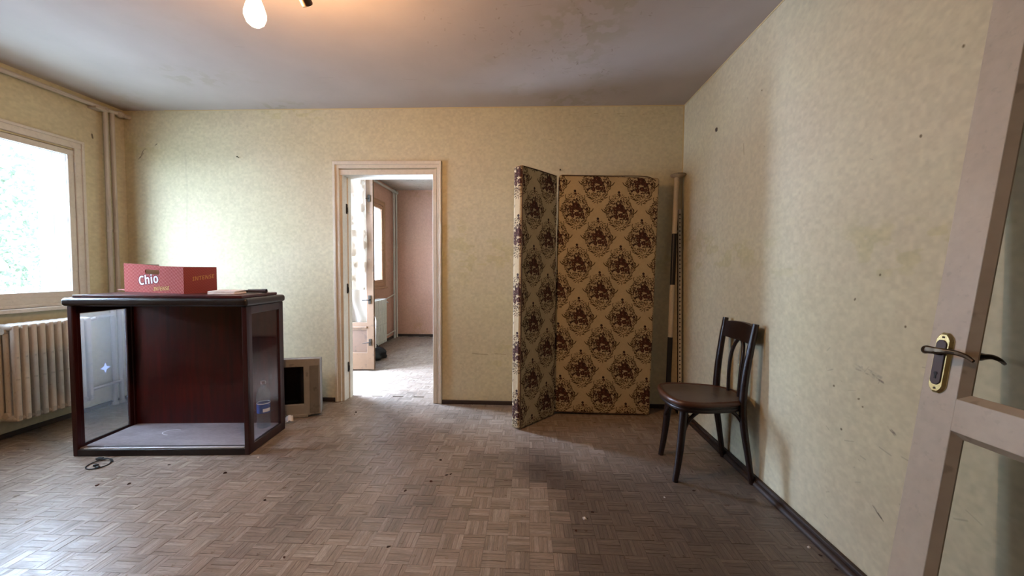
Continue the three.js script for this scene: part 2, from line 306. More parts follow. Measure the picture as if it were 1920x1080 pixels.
// ---------------------------------------------------------------- doorway to the far room
{
  const t = structure('door_1'), zf = ZB;
  const prof = (x0, x1, y0, y1, inner) => [rbx(x0, x1, y0, y1, zf, zf + 0.016, 0.003)];
  // casing, each length with a raised outer bead
  mesh('casing', [rbx(-1.752, -1.698, 0, 2.166, zf - 0.01, zf + 0.014, 0.004), rbx(-1.752, -1.728, 0, 2.166, zf, zf + 0.024, 0.005)], M.frame, t);
  mesh('casing', [rbx(-0.815, -0.775, 0, 2.166, zf - 0.01, zf + 0.014, 0.004), rbx(-0.795, -0.775, 0, 2.166, zf, zf + 0.024, 0.005)], M.frame, t);
  mesh('casing', [rbx(-1.752, -0.775, 2.104, 2.166, zf - 0.01, zf + 0.0135, 0.004), rbx(-1.752, -0.775, 2.134, 2.166, zf, zf + 0.0235, 0.005)], M.frame, t);
  mesh('jamb', [rbx(-1.715, -1.676, 0, 2.094, ZB2 - 0.012, zf - 0.004, 0.003), rbx(-1.68, -1.664, 0, 2.08, ZB2 + 0.02, ZB2 + 0.075, 0.003)], M.frame, t);
  mesh('jamb', [rbx(-0.856, -0.82, 0, 2.094, ZB2 - 0.012, zf + 0.006, 0.003), rbx(-0.868, -0.85, 0, 2.08, ZB2 + 0.02, ZB2 + 0.075, 0.003)], M.frame, t);
  mesh('head', [rbx(-1.7, -0.84, 2.048, 2.096, ZB2 - 0.012, zf + 0.004, 0.003)], M.frame, t);
  for (const y of [1.76, 1.03, 0.3]) mesh('hinge', [rbx(-1.676, -1.668, y - 0.045, y + 0.045, ZB2 + 0.078, ZB2 + 0.1, 0.003), bar([-1.666, y - 0.03, ZB2 + 0.09], [-1.666, y + 0.012, ZB2 + 0.09], 0.006)], M.metalDark, t);
}
// ---------------------------------------------------------------- windows
function windowUnit(name, x, z0, z1, y0, y1, mullion, paint, inner = paint) {     // inner casement with casing, outer casement behind, sill board
  const t = structure(name), c = 0.07;
  const ring = (xa, xb, za, zb, ya, yb, w, r = 0.006) => [rbx(xa, xb, ya, ya + w, za, zb, r), rbx(xa, xb, yb - w, yb, za, zb, r), rbx(xa + 0.001, xb - 0.0008, ya + w - 0.004, yb - w + 0.004, za + 0.0003, za + w, r), rbx(xa + 0.001, xb - 0.0008, ya + w - 0.004, yb - w + 0.004, zb - w, zb - 0.0003, r)];
  mesh('casing', [...ring(x - 0.02, x + 0.018, z0 - c, z1 + c, y0 - c + 0.01, y1 + c + 0.012, c, 0.006), ...ring(x, x + 0.028, z0 - c, z1 + c, y0 - c + 0.01, y1 + c + 0.012, 0.022, 0.006)], paint, t);
  mesh('lining', [bx(x - 0.3, x - 0.02, y0 - 0.02, y0 + 0.012, z0 - 0.012, z1 + 0.012), bx(x - 0.3, x - 0.02, y1 - 0.012, y1 + 0.02, z0 - 0.012, z1 + 0.012), bx(x - 0.3, x - 0.02, y0, y1, z0 - 0.012, z0 + 0.012), bx(x - 0.3, x - 0.02, y0, y1, z1 - 0.012, z1 + 0.012)], inner, t);
  const leaves = mullion ? [[z0, (z0 + z1) / 2], [(z0 + z1) / 2, z1]] : [[z0, z1]];
  for (const [a, b] of leaves) {
    const s = mesh('sash', ring(x - 0.03, x + 0.012, a, b, y0 + 0.005, y1 - 0.005, 0.046, 0.007), paint, t);
    mesh('pane', bx(x - 0.013, x - 0.009, y0 + 0.04, y1 - 0.04, a + 0.035, b - 0.035), M.pane, s);
    mesh('gasket', ring(x - 0.009, x - 0.004, a + 0.042, b - 0.042, y0 + 0.048, y1 - 0.048, 0.006, 0.0015), std(0x3a3734, 0.7), s);
    const q = mesh('outer_sash', ring(x - 0.2, x - 0.165, a, b, y0, y1, 0.045, 0.006), inner, t);
    mesh('pane', bx(x - 0.185, x - 0.181, y0 + 0.03, y1 - 0.03, a + 0.03, b - 0.03), M.pane, q);
  }
  for (const y of [y0 + 0.18, y1 - 0.14]) mesh('hinge', bar([x + 0.016, y - 0.04, z0 - 0.002], [x + 0.016, y + 0.04, z0 - 0.002], 0.006), paint, t);
  mesh('sill', rbx(x - 0.02, x + 0.055, y0 - c - 0.022, y0 - c + 0.008, z0 - c - 0.02, z1 + c + 0.02, 0.006), paint, t);
  return t;
}
windowUnit('window_1', XL, WZ0, WZ1, WY0, WY1, true, M.windowPaint);
windowUnit('window_2', XL2, FZ0, FZ1, FY0, FY1, true, std(0xb88a68, 0.55, { map: smudge }), std(0xf0f1f2, 0.5));

// open balcony door in the far room
{
  const t = thing('balcony_door', 'brown painted balcony door with lace curtain over its glass, standing open in the pink room', 'door', [XL2, 0.02, -4.575], 0.05);
  const m = M.balconyDoor, W = 0.575, H = 2.33, d = 0.04;
  mesh('stile', rbx(0, 0.085, 0, H, -d, 0, 0.004), m, t); mesh('stile', rbx(W - 0.085, W, 0, H, -d, 0, 0.004), m, t);
  mesh('rail', rbx(0.08, W - 0.08, 0, 0.2, -d, 0, 0.004), m, t); mesh('rail', [rbx(0.08, W - 0.08, 0.47, 0.56, -d, 0, 0.004), rbx(0.08, W - 0.08, 0.49, 0.515, -0.01, 0.012, 0.006)], m, t); mesh('rail', rbx(0.08, W - 0.08, H - 0.09, H, -d, 0, 0.004), m, t);
  mesh('panel', rbx(0.075, W - 0.075, 0.19, 0.48, -0.028, -0.014, 0.003), M.balconyPanel, t);
  mesh('pane', bx(0.08, W - 0.08, 0.55, H - 0.08, -0.022, -0.018), M.pane, t);
  for (const y of [0.325, 2.015]) mesh('bolt', [rbx(W - 0.06, W - 0.03, y - 0.04, y + 0.04, 0, 0.012, 0.003), bar([W - 0.045, y, 0.012], [W - 0.13, y - 0.012, 0.02], 0.006, 0.004)], M.metalDark, t);
  mesh('handle', [rbx(W - 0.065, W - 0.03, 0.78, 0.88, 0, 0.01, 0.004), bar([W - 0.045, 0.83, 0.01], [W - 0.045, 0.83, 0.045], 0.008), bar([W - 0.045, 0.83, 0.045], [W - 0.12, 0.826, 0.045], 0.008, 0.006)], M.metalDark, t);
  const f = structure('door_2');    // its frame in the wall
  mesh('casing', [rbx(XL2 - 0.2, XL2 + 0.02, 0, BY1 + 0.04, BZ0 - 0.04, BZ0 + 0.012, 0.004)], m, f); mesh('casing', [rbx(XL2 - 0.2, XL2 + 0.02, 0, BY1 + 0.04, BZ1 - 0.012, BZ1 + 0.04, 0.004)], m, f); mesh('casing', [rbx(XL2 - 0.2, XL2 + 0.02, BY1 - 0.012, BY1 + 0.04, BZ0, BZ1, 0.004)], m, f);
}
// lace curtain sheet with vertical folds
function curtainShape(w, h, nx, ny, fold, amp, wob) {
  const g = new THREE.PlaneGeometry(w, h, nx, ny), p = g.attributes.position;
  for (let i = 0; i < p.count; i++) { const x = p.getX(i), y = p.getY(i), k = (0.5 - y / h); p.setZ(i, amp * (0.4 + k) * Math.sin(x * fold + Math.sin(y * 3) * wob) + 0.004 * Math.sin(y * 17 + x * 31)); p.setX(i, x + 0.02 * Math.sin(y * 4 + x * 9) * k); }
  g.computeVertexNormals(); return g;
}
const laceTex = dataTex(256, 512, (u, v) => { const k = sstep(0.42, 0.6, fbm(u, v, 9, 3, 18)); return [lerp(178, 132, k), lerp(166, 114, k), lerp(148, 94, k)]; });
const laceAlpha = dataTex(256, 512, (u, v) => 0.62 + 0.38 * sstep(0.4, 0.56, fbm(u, v, 9, 3, 18)), { srgb: false });
const laceMat = new THREE.MeshPhysicalMaterial({ color: 0xffffff, map: laceTex, alphaMap: laceAlpha, transparent: true, roughness: 0.95, transmission: 0.35, thickness: 0, side: THREE.DoubleSide });
{
  const c = mesh('lace_curtain', curtainShape(0.42, 1.3, 60, 60, 48, 0.012, 0.8), laceMat); c.position.set(-2.105, 1.62, -4.55); c.rotation.y = 0.05;
  tag(c, 'yellowed lace curtain covering the upper glass of the brown balcony door', 'curtain');
  const c2 = mesh('curtain', (() => { const g = curtainShape(0.44, 2.0, 50, 60, 40, 0.03, 0.4), p = g.attributes.position; for (let i = 0; i < p.count; i++) { const k = (p.getX(i) + 0.22) / 0.44, y = p.getY(i) + 1.24; p.setX(i, -0.22 + k * lerp(0.54, 0.40, sstep(0.55, 0.85, y))); } g.computeVertexNormals(); return g; })(), new THREE.MeshPhysicalMaterial({ color: 0xd9cbbd, roughness: 0.95, transmission: 0.3, thickness: 0, side: THREE.DoubleSide })); c2.position.set(-2.175, 1.24, -4.83);
  tag(c2, 'pale plain curtain hanging behind the open balcony door', 'curtain');
  const b = thing('black_bag', 'small black bag slumped on the far floor behind the balcony door', 'bag', [-2.06, 0, -5.2], 0.5);
  const g = new THREE.SphereGeometry(0.11, 20, 14), p = g.attributes.position; for (let i = 0; i < p.count; i++) { const x = p.getX(i), y = p.getY(i), z = p.getZ(i), k = 1 + 0.22 * Math.sin(x * 40 + y * 31) * Math.cos(z * 37); p.setXYZ(i, x * k * 1.5, Math.max(0, y * k * 0.9 + 0.085), z * k); } g.computeVertexNormals();
  mesh('bag_body', g, M.black, b); mesh('bag_handle', tube([[-0.05, 0.14, 0], [-0.02, 0.2, 0.02], [0.04, 0.19, 0.01], [0.06, 0.13, 0]], 0.008, 20, 6), M.black, b);
}
// ---------------------------------------------------------------- heating: risers, pipes, radiators
function pipeThing(name, label, parts) { const t = thing(name, label, 'pipe'); for (const [n, g] of parts) mesh(n, g, M.pipe, t); return t; }
const collar = (x, y, z, r) => new THREE.CylinderGeometry(r, r, 0.022, 14).translate(x, y, z);
pipeThing('heating_pipe', 'cream heating riser in the left corner, the one nearer the window', [['pipe_run', bar([-3.645, 0, -3.318], [-3.645, 2.56, -3.322], 0.0165, 0.0165, 16)], ['collar', collar(-3.645, 1.531, -3.32, 0.021)], ['collar', collar(-3.645, 0.012, -3.318, 0.024)]]);
pipeThing('heating_pipe', 'cream heating riser in the left corner, the one against the back wall', [['pipe_run', bar([-3.645, 0, -3.374], [-3.645, 2.56, -3.378], 0.0165, 0.0165, 16)], ['collar', collar(-3.645, 1.531, -3.375, 0.021)], ['collar', collar(-3.645, 0.012, -3.374, 0.024)]]);
pipeThing('heating_pipe', 'horizontal cream heating pipe running under the ceiling along the window wall', [['pipe_run', bar([-3.64, 2.54, ZF], [-3.64, 2.566, -3.44], 0.0165, 0.0165, 16)], ['elbow', [new THREE.SphereGeometry(0.03, 16, 12).translate(-3.635, 2.566, -3.44), bar([-3.635, 2.566, -3.44], [-3.635, 2.566, ZB], 0.02)]], ['clamp', [rbx(-3.69, -3.61, 2.536, 2.556, -3.30, -3.22, 0.006), new THREE.SphereGeometry(0.026, 14, 10).translate(-3.642, 2.56, -3.32)]]]);
pipeThing('heating_pipe', 'short cream pipe joining the top of the radiator to the corner riser', [['pipe_run', bar([-3.60, 0.79, -3.12], [-3.638, 0.80, -3.318], 0.012)]]);
pipeThing('heating_pipe', 'short cream pipe joining the foot of the radiator to the corner riser', [['pipe_run', bar([-3.60, 0.2, -3.07], [-3.638, 0.2, -3.374], 0.012)]]);
function column(x) { return new THREE.CapsuleGeometry(0.0175, 0.62, 5, 12).scale(1, 1, 1).translate(x, 0, 0); }
const sectionShape = [column(0.055), column(0), column(-0.055), new THREE.CapsuleGeometry(0.024, 0.1, 4, 10).rotateZ(Math.PI / 2).translate(0, 0.315, 0), new THREE.CapsuleGeometry(0.024, 0.1, 4, 10).rotateZ(Math.PI / 2).translate(0, -0.315, 0), rbx(0.045, 0.078, -0.335, 0.335, -0.0165, 0.0165, 0.012), new THREE.CylinderGeometry(0.022, 0.022, 0.051, 12).rotateX(Math.PI / 2).translate(0, 0.29, 0), new THREE.CylinderGeometry(0.022, 0.022, 0.051, 12).rotateX(Math.PI / 2).translate(0, -0.29, 0)];
function radiator(label, x, y, z0, n, group) {
  const t = thing('radiator', label, 'radiator', [x, y, z0]);
  let g = null;
  for (let i = 0; i < n; i++) { const o = mesh('section', g ?? sectionShape.map((q) => q.clone()), M.radiator, t); g = o.geometry; o.position.z = -0.05 * i; }
  mesh('valve', [new THREE.SphereGeometry(0.024, 14, 10).translate(0, 0.30, -0.05 * n - 0.005), bar([0, 0.30, -0.05 * n], [0.045, 0.32, -0.05 * n - 0.03], 0.012)], M.radiator, t);
  for (const k of [1, n - 2]) mesh('bracket', rbx(-0.14, 0, -0.29, -0.27, -0.05 * k - 0.01, -0.05 * k + 0.01, 0.003), M.pipe, t);
  return t;
}
radiator('cream cast iron radiator under the window beside the dark cabinet', -3.565, 0.478, -2.55, 10);
radiator('cast iron radiator seen through the doorway under the far window', -2.28, 0.42, -5.66, 9);
pipeThing('heating_pipe', 'pale riser in the far corner of the pink room, the one nearer the window', [['pipe_run', bar([-2.352, 0, -6.86], [-2.352, 2.525, -6.86], 0.018)], ['collar', collar(-2.352, 1.6, -6.86, 0.023)]]);
pipeThing('heating_pipe', 'pale riser tucked right in the far corner of the pink room', [['pipe_run', bar([-2.352, 0, -6.985], [-2.352, 2.525, -6.985], 0.018)], ['collar', collar(-2.352, 1.6, -6.985, 0.023)]]);
pipeThing('heating_pipe', 'dark-looking heating pipe under the ceiling of the pink room', [['pipe_run', bar([-2.352, 2.545, ZB2 - 0.01], [-2.352, 2.56, -6.99], 0.02)], ['elbow', new THREE.SphereGeometry(0.035, 14, 10).translate(-2.35, 2.56, -6.99)], ['elbow', new THREE.SphereGeometry(0.035, 14, 10).translate(-2.35, 2.56, -6.86)]]);
pipeThing('heating_pipe', 'thin sloping pipe from the far radiator valve to the far riser', [['pipe_run', bar([-2.3, 0.715, -6.22], [-2.345, 0.78, -6.86], 0.011)], ['valve', [new THREE.SphereGeometry(0.022, 12, 8).translate(-2.29, 0.7, -6.24), bar([-2.29, 0.7, -6.24], [-2.24, 0.68, -6.24], 0.011)]]]);
pipeThing('heating_pipe', 'thin return pipe low on the pink wall behind the far radiator', [['pipe_run', bar([-2.3, 0.12, -6.15], [-2.345, 0.14, -6.86], 0.011)]]);

// ---------------------------------------------------------------- dark glass-sided cabinet
const mahoganyTex = dataTex(512, 512, (u, v) => { const a = fbm(u, v, 40, 3, 4, 0.6), b = fbm(u, v, 6, 4, 3), s = 0.72 + 0.45 * (a - 0.5) + 0.3 * b; return [158 * s, 72 * s, 42 * s]; });
const mahogany = std(0x7d4030, 0.32, { map: mahoganyTex }), ebony = std(0x2b211f, 0.35, { map: grain }), darkWood = std(0x5a3428, 0.38, { map: mahoganyTex });
const shelfTex = canvasTex(512, 256, (g, w, h) => {
  noiseFill(g, w, h, (u, v) => { const k = 0.9 + 0.22 * (fbm(u, v, 8, 5) - 0.5) + 0.12 * (fbm(u, v, 60, 2) - 0.5); return [146 * k, 137 * k, 140 * k]; });
  g.strokeStyle = 'rgba(225,222,228,.75)'; g.lineWidth = 3; g.beginPath(); g.ellipse(196, 150, 34, 26, -0.4, 1.6, 5.0); g.stroke();
  for (let i = 0; i < 50; i++) { g.fillStyle = `rgba(${rnd() < 0.5 ? '60,50,50' : '210,206,210'},${rr(0.2, 0.6)})`; g.fillRect(rr(0, w), rr(0, h), rr(1, 4), rr(1, 2)); }
});
const CAB = [-2.901, 0, -2.369], CABT = 0.075, CW = 1.104, CD = 0.432;
{
  const t = thing('glass_cabinet', 'dark mahogany display cabinet with open front and glass sides, standing by the radiator', 'cabinet', CAB, CABT);
  const h = 0.965;   // local x along the front, z backward is negative
  mesh('back_panel', rbx(0.03, CW - 0.03, 0.045, h, -CD, -CD + 0.012, 0.003), mahogany, t);
  const board = mesh('bottom_board', [rbx(0.03, CW - 0.03, 0.03, 0.05, -CD, -0.012, 0.003)], std(0xffffff, 0.6, { map: shelfTex }), t);
  { const p = board.geometry.attributes.position, uv = board.geometry.attributes.uv; for (let i = 0; i < p.count; i++) uv.setXY(i, p.getX(i) / CW, 1 + p.getZ(i) / CD); }
  const base = mesh('front_rail', rbx(0.02, CW - 0.02, 0, 0.042, -0.03, 0.0, 0.003), ebony, t);
  mesh('track', rbx(0.06, CW - 0.04, 0.042, 0.05, -0.020, -0.006, 0.002), std(0xb9b6b4, 0.4, { metalness: 0.3 }), base);
  mesh('track', rbx(0.06, CW - 0.04, 0.042, 0.054, -0.034, -0.028, 0.002), ebony, base);
  for (const [x0, n] of [[0, 'left'], [CW - 0.022, 'right']]) {
    const s = mesh('side_frame', [rbx(x0, x0 + 0.022, 0, h, -0.058, 0, 0.004), rbx(x0, x0 + 0.022, 0, h, -CD, -CD + 0.055, 0.004), rbx(x0, x0 + 0.022, 0, 0.06, -CD + 0.02, -0.02, 0.004), rbx(x0, x0 + 0.022, h - 0.05, h, -CD + 0.02, -0.02, 0.004)], darkWood, t);
    mesh('pane', bx(x0 + 0.009, x0 + 0.013, 0.055, h - 0.045, -CD + 0.05, -0.052), new THREE.MeshPhysicalMaterial({ color: 0xfafbfd, roughness: n === 'left' ? 0.19 : 0.06, transmission: 1, thickness: 0, ior: 1.5, specularIntensity: 0.5 }), s);
    mesh('bead', rbx(x0 + 0.002, x0 + 0.02, 0.056, 0.062, -CD + 0.05, -0.05, 0.002), ebony, s); mesh('bead', rbx(x0 + 0.002, x0 + 0.02, h - 0.052, h - 0.046, -CD + 0.05, -0.05, 0.002), ebony, s);
    if (n === 'left') {
      const st = new THREE.Shape(); for (let i = 0; i < 8; i++) { const r = i % 2 ? 0.014 : 0.038, q = i * Math.PI / 4; i ? st.lineTo(r * Math.cos(q), r * Math.sin(q)) : st.moveTo(r, 0); }
      mesh('star_mark', new THREE.ExtrudeGeometry(st, { depth: 0.0006, bevelEnabled: false }).rotateY(Math.PI / 2).translate(x0 + 0.0132, 0.52, -0.215), new THREE.MeshPhysicalMaterial({ color: 0xdde5ff, roughness: 0.9, transmission: 0.75, thickness: 0 }), s).userData.label = 'pale blue four-pointed star mark';  // pale star shape set on the inner face of the pane
    }
  }
  const corner = 0.03;   // corner posts behind the front stiles
  mesh('post', rbx(0.0, corner, 0, h, -0.03, 0.001, 0.005), darkWood, t); mesh('post', rbx(CW - corner, CW, 0, h, -0.03, 0.001, 0.005), darkWood, t);
  mesh('post', rbx(0.0, corner, 0, h, -CD - 0.002, -CD + 0.03, 0.005), darkWood, t); mesh('post', rbx(CW - corner, CW, 0, h, -CD - 0.002, -CD + 0.03, 0.005), darkWood, t);
  mesh('top_slab', rbx(-0.022, CW + 0.016, h, h + 0.052, -CD - 0.012, 0.02, 0.02, 4), std(0x2e2726, 0.28, { map: grain }), t);
  mesh('top_board', rbx(0.03, CW - 0.03, h + 0.052, h + 0.07, -CD + 0.02, -0.004, 0.004), std(0x7c4a41, 0.35, { map: mahoganyTex }), t);
}
const CT = 1.0355;   // top of the cabinet
// crisp box
{
  const stripes = canvasTex(1024, 340, (g, w, h) => {
    g.fillStyle = '#75251f'; g.fillRect(0, 0, w, h);
    g.strokeStyle = '#9c5c55'; g.lineWidth = 7; for (let x = -h; x < w + h; x += 24) { g.beginPath(); g.moveTo(x, h); g.lineTo(x + h * 0.62, 0); g.stroke(); }
    g.save(); g.translate(440, 236); g.rotate(-0.1); g.font = 'bold 172px sans-serif'; g.textAlign = 'center'; g.lineJoin = 'round'; g.lineWidth = 22; g.strokeStyle = '#58191b'; g.scale(0.95, 0.86); g.strokeText('Chio', 0, 0); g.fillStyle = '#b9b4b8'; g.fillText('Chio', 0, 0); g.restore();
    g.save(); g.translate(650, 310); g.transform(1, -0.06, -0.16, 1, 0, 0); g.font = 'bold 64px sans-serif'; g.textAlign = 'center'; g.lineWidth = 10; g.strokeStyle = '#6a221e'; g.strokeText('INTENSE', 0, 0); g.fillStyle = '#a98850'; g.fillText('INTENSE', 0, 0); g.restore();
  });
  const side = canvasTex(512, 400, (g, w, h) => {
    g.fillStyle = '#7d2b24'; g.fillRect(0, 0, w, h);
    g.strokeStyle = '#93413a'; g.lineWidth = 7; for (let x = -h; x < w + h; x += 24) { g.beginPath(); g.moveTo(x, h); g.lineTo(x + h * 0.62, 0); g.stroke(); }
    g.save(); g.translate(300, 190); g.rotate(-0.12); g.transform(1, 0, -0.16, 1, 0, 0); g.font = 'bold 84px sans-serif'; g.textAlign = 'center'; g.fillStyle = '#b08243'; g.fillText('INTENSE', 0, 0); g.restore();
  });
  const t = thing('cardboard_box', 'red striped cardboard snack box with hand hole on top of the dark cabinet', 'box', [-2.298, CT, -2.552], -0.297);
  const W = 0.64, D = 0.215, H0 = 0.205, H1 = 0.181, k = 0.004;
  const sh = new THREE.Shape(); sh.moveTo(-W, 0); sh.lineTo(0, 0); sh.lineTo(0, H1); sh.lineTo(-W * 0.35, H1 + 0.004); sh.lineTo(-W * 0.7, H0 - 0.006); sh.lineTo(-W, H0); sh.closePath();
  const hx = -W * 0.505, hy = 0.142, hole = new THREE.Path(); hole.absarc(hx + 0.062, hy, 0.016, -Math.PI / 2, Math.PI / 2); hole.absarc(hx - 0.062, hy + 0.004, 0.016, Math.PI / 2, 1.5 * Math.PI); sh.holes.push(hole);
  const fg = new THREE.ExtrudeGeometry(sh, { depth: k, bevelEnabled: false }).translate(0, 0, -k);
  { const p = fg.attributes.position, uv = fg.attributes.uv; for (let i = 0; i < p.count; i++) uv.setXY(i, 1 + p.getX(i) / W, p.getY(i) / 0.2); }
  mesh('front_panel', fg, new THREE.MeshPhysicalMaterial({ color: 0xffffff, roughness: 0.95, specularIntensity: 0.3, map: stripes }), t);
  const sg = bx(-k, 0, 0, H1, -D, -k); { const p = sg.attributes.position, uv = sg.attributes.uv; for (let i = 0; i < p.count; i++) uv.setXY(i, -p.getZ(i) / D, p.getY(i) / H1); }
  mesh('side_panel', sg, std(0xffffff, 0.6, { map: side }), t).userData.label = 'darker red side panel';
  const kraft = std(0xb9b0aa, 0.85, { map: smudge });
  mesh('side_panel', bx(-W, -W + k, 0, H0 * 0.97, -D, -k), kraft, t); mesh('rear_panel', bx(-W + k, -k, 0, 0.165, -D, -D + k), kraft, t); mesh('bottom_panel', bx(-W + k, -k, 0, k, -D + k, -k), kraft, t);
  mesh('flap', uvm(new THREE.BoxGeometry(0.12, 0.003, 0.19).rotateZ(-0.06).translate(-W - 0.06, 0.010, -0.11)), std(0x8b4a3e, 0.7), t);
}
{
  const t = thing('folded_paper', 'white folded paper lying on the cabinet top right of the red box', 'paper', [-2.035, CT, -2.60], 0.06), m = std(0xe9e4e6, 0.8);
  mesh('sheet', rbx(-0.092, 0.088, 0, 0.014, -0.06, 0.06, 0.003), m, t); mesh('sheet', uvm(new THREE.BoxGeometry(0.176, 0.004, 0.118).rotateX(0.05).translate(-0.002, 0.021, 0)), m, t);
}
{
  const t = thing('metal_torch', 'grey metal tube torch lying at the right end of the cabinet top', 'torch', [-1.955, CT + 0.0145, -2.72], 0.06), m = std(0x6f6a70, 0.3, { metalness: 0.75 });
  mesh('barrel', new THREE.CylinderGeometry(0.0125, 0.0125, 0.10, 18).rotateZ(Math.PI / 2).translate(0.03, 0, 0), m, t);
  mesh('head', lathe([[0.0145, 0.03], [0.0145, 0], [0.011, 0], [0.011, 0.025]], 20).rotateZ(-Math.PI / 2).translate(0.075, 0, 0), m, t);
  mesh('lens', new THREE.CylinderGeometry(0.011, 0.011, 0.002, 18).rotateZ(Math.PI / 2).translate(0.09, 0, 0), M.black, t);
  mesh('tail', new THREE.CylinderGeometry(0.0105, 0.009, 0.06, 16).rotateZ(Math.PI / 2).translate(-0.05, -0.003, 0), M.black, t);
}
// bottle in the cabinet
{
  const t = thing('plastic_bottle', 'clear plastic water bottle with blue label inside the cabinet behind its right glass', 'bottle', [-1.93, 0.0505, -2.785]);
  const clear = new THREE.MeshPhysicalMaterial({ color: 0xe6eef2, roughness: 0.08, transmission: 0.93, thickness: 0, ior: 1.45, side: THREE.DoubleSide });
  mesh('bottle_body', lathe([[0.001, 0.006], [0.03, 0], [0.043, 0.006], [0.045, 0.03], [0.0425, 0.06], [0.0425, 0.085], [0.0445, 0.1], [0.043, 0.11], [0.043, 0.19], [0.046, 0.2], [0.047, 0.215], [0.043, 0.25], [0.03, 0.285], [0.016, 0.305], [0.0135, 0.315], [0.0135, 0.325]], 36), clear, t);
  const lt = canvasTex(256, 128, (g, w, h) => { g.fillStyle = '#2c4f9c'; g.fillRect(0, 0, w, h); g.fillStyle = '#e6ebf4'; g.fillRect(0, 0, w, 12); g.fillRect(20, 70, 54, 44); g.fillRect(140, 80, 40, 30); g.fillStyle = '#6f93d0'; g.fillRect(90, 30, 60, 30); });
  mesh('label', new THREE.CylinderGeometry(0.0438, 0.0438, 0.072, 36, 1, true).translate(0, 0.148, 0), std(0xffffff, 0.5, { map: lt, side: THREE.DoubleSide }), t);
  mesh('cap', [new THREE.CylinderGeometry(0.0155, 0.0155, 0.017, 24).translate(0, 0.33, 0), new THREE.CylinderGeometry(0.016, 0.016, 0.003, 24).translate(0, 0.319, 0)], std(0x6c4a48, 0.5), t);
}
// television
{
  const W = 0.60, H = 0.475, t = thing('television', 'silver grey tube television on the floor between the cabinet and the doorway', 'television', [-1.995, 0, -3.075], -0.245 * -1);
  const sil = std(0xa8a7a6, 0.45, { map: smudge }), dk = std(0x858381, 0.5, { map: smudge });
  const outer = new THREE.Shape(); outer.moveTo(-W / 2, 0.02); outer.lineTo(W / 2 - 0.075, 0.02); outer.lineTo(W / 2 - 0.075, 0.025); outer.lineTo(W / 2, 0.03); outer.lineTo(W / 2, H); outer.lineTo(-W / 2, H); outer.closePath();
  const hole = new THREE.Path(); const sx = W / 2 - 0.115; hole.moveTo(-sx, 0.10); hole.lineTo(sx, 0.10); hole.lineTo(sx, H - 0.055); hole.lineTo(-sx, H - 0.055); hole.closePath(); outer.holes.push(hole);
  mesh('bezel', uvm(new THREE.ExtrudeGeometry(outer, { depth: 0.03, bevelEnabled: true, bevelSize: 0.006, bevelThickness: 0.006, bevelSegments: 2 }).translate(0, 0, -0.03)), sil, t);
  const g = new THREE.PlaneGeometry(2 * sx + 0.01, H - 0.145, 20, 16), p = g.attributes.position; for (let i = 0; i < p.count; i++) p.setZ(i, 0.012 - 0.35 * p.getX(i) ** 2 * 0.5 - 0.35 * p.getY(i) ** 2 * 0.5); g.computeVertexNormals();
  mesh('screen', g.translate(0, 0.26, -0.022), std(0x0b0c0d, 0.12), t);
  for (const s of [-1, 1]) mesh('speaker_panel', [rbx(s > 0 ? W / 2 - 0.075 : -W / 2 + 0.005, s > 0 ? W / 2 - 0.005 : -W / 2 + 0.075, 0.035, H - 0.05, -0.01, 0.010, 0.004)], dk, t);
  mesh('button_logo', new THREE.TorusGeometry(0.007, 0.002, 8, 16).translate(W / 2 - 0.093, 0.36, 0.008), dk, t); mesh('button_logo', new THREE.TorusGeometry(0.006, 0.002, 8, 16).translate(W / 2 - 0.093, 0.343, 0.008), dk, t);
  mesh('base_lip', rbx(-W / 2 + 0.02, W / 2 - 0.09, 0, 0.028, -0.2, 0.012, 0.006), sil, t);
  const shp = (w, y0, y1, z) => [[-w, y0, z], [w, y0, z], [w, y1, z], [-w, y1, z]], rings = [shp(W / 2 - 0.004, 0.02, H - 0.004, -0.03), shp(W / 2 - 0.01, 0.02, H - 0.008, -0.12), shp(W / 2 - 0.12, 0.05, H - 0.07, -0.26), shp(W / 2 - 0.16, 0.08, H - 0.12, -0.36)], pos = [];
  const quad = (a, b, c, d) => pos.push(...a, ...b, ...c, ...a, ...c, ...d);
  for (let i = 0; i < 3; i++) for (let k = 0; k < 4; k++) quad(rings[i][k], rings[i + 1][k], rings[i + 1][(k + 1) % 4], rings[i][(k + 1) % 4]);
  quad(rings[3][1], rings[3][0], rings[3][3], rings[3][2]);
  const hg = new THREE.BufferGeometry(); hg.setAttribute('position', new THREE.Float32BufferAttribute(pos, 3)); hg.computeVertexNormals(); hg.setAttribute('uv', new THREE.Float32BufferAttribute(new Float32Array(pos.length / 3 * 2), 2));
  mesh('housing', uvm(hg), std(0x77736c, 0.5, { side: THREE.DoubleSide }), t);
}
{
  const g = new THREE.PlaneGeometry(0.09, 0.05, 10, 6), p = g.attributes.position;
  for (let i = 0; i < p.count; i++) p.setXYZ(i, p.getX(i), p.getY(i) + rr(-0.006, 0.006), 0.012 * Math.sin(p.getX(i) * 120) + rr(-0.006, 0.006));
  g.computeVertexNormals(); const o = mesh('plastic_scrap', g, std(0xd9d6d8, 0.5, { side: THREE.DoubleSide })); o.position.set(-1.885, 0.032, -2.985); o.rotation.set(-0.8, 0.2, 0.45);
  tag(o, 'crumpled white plastic scrap on the floor in front of the television', 'scrap');
}
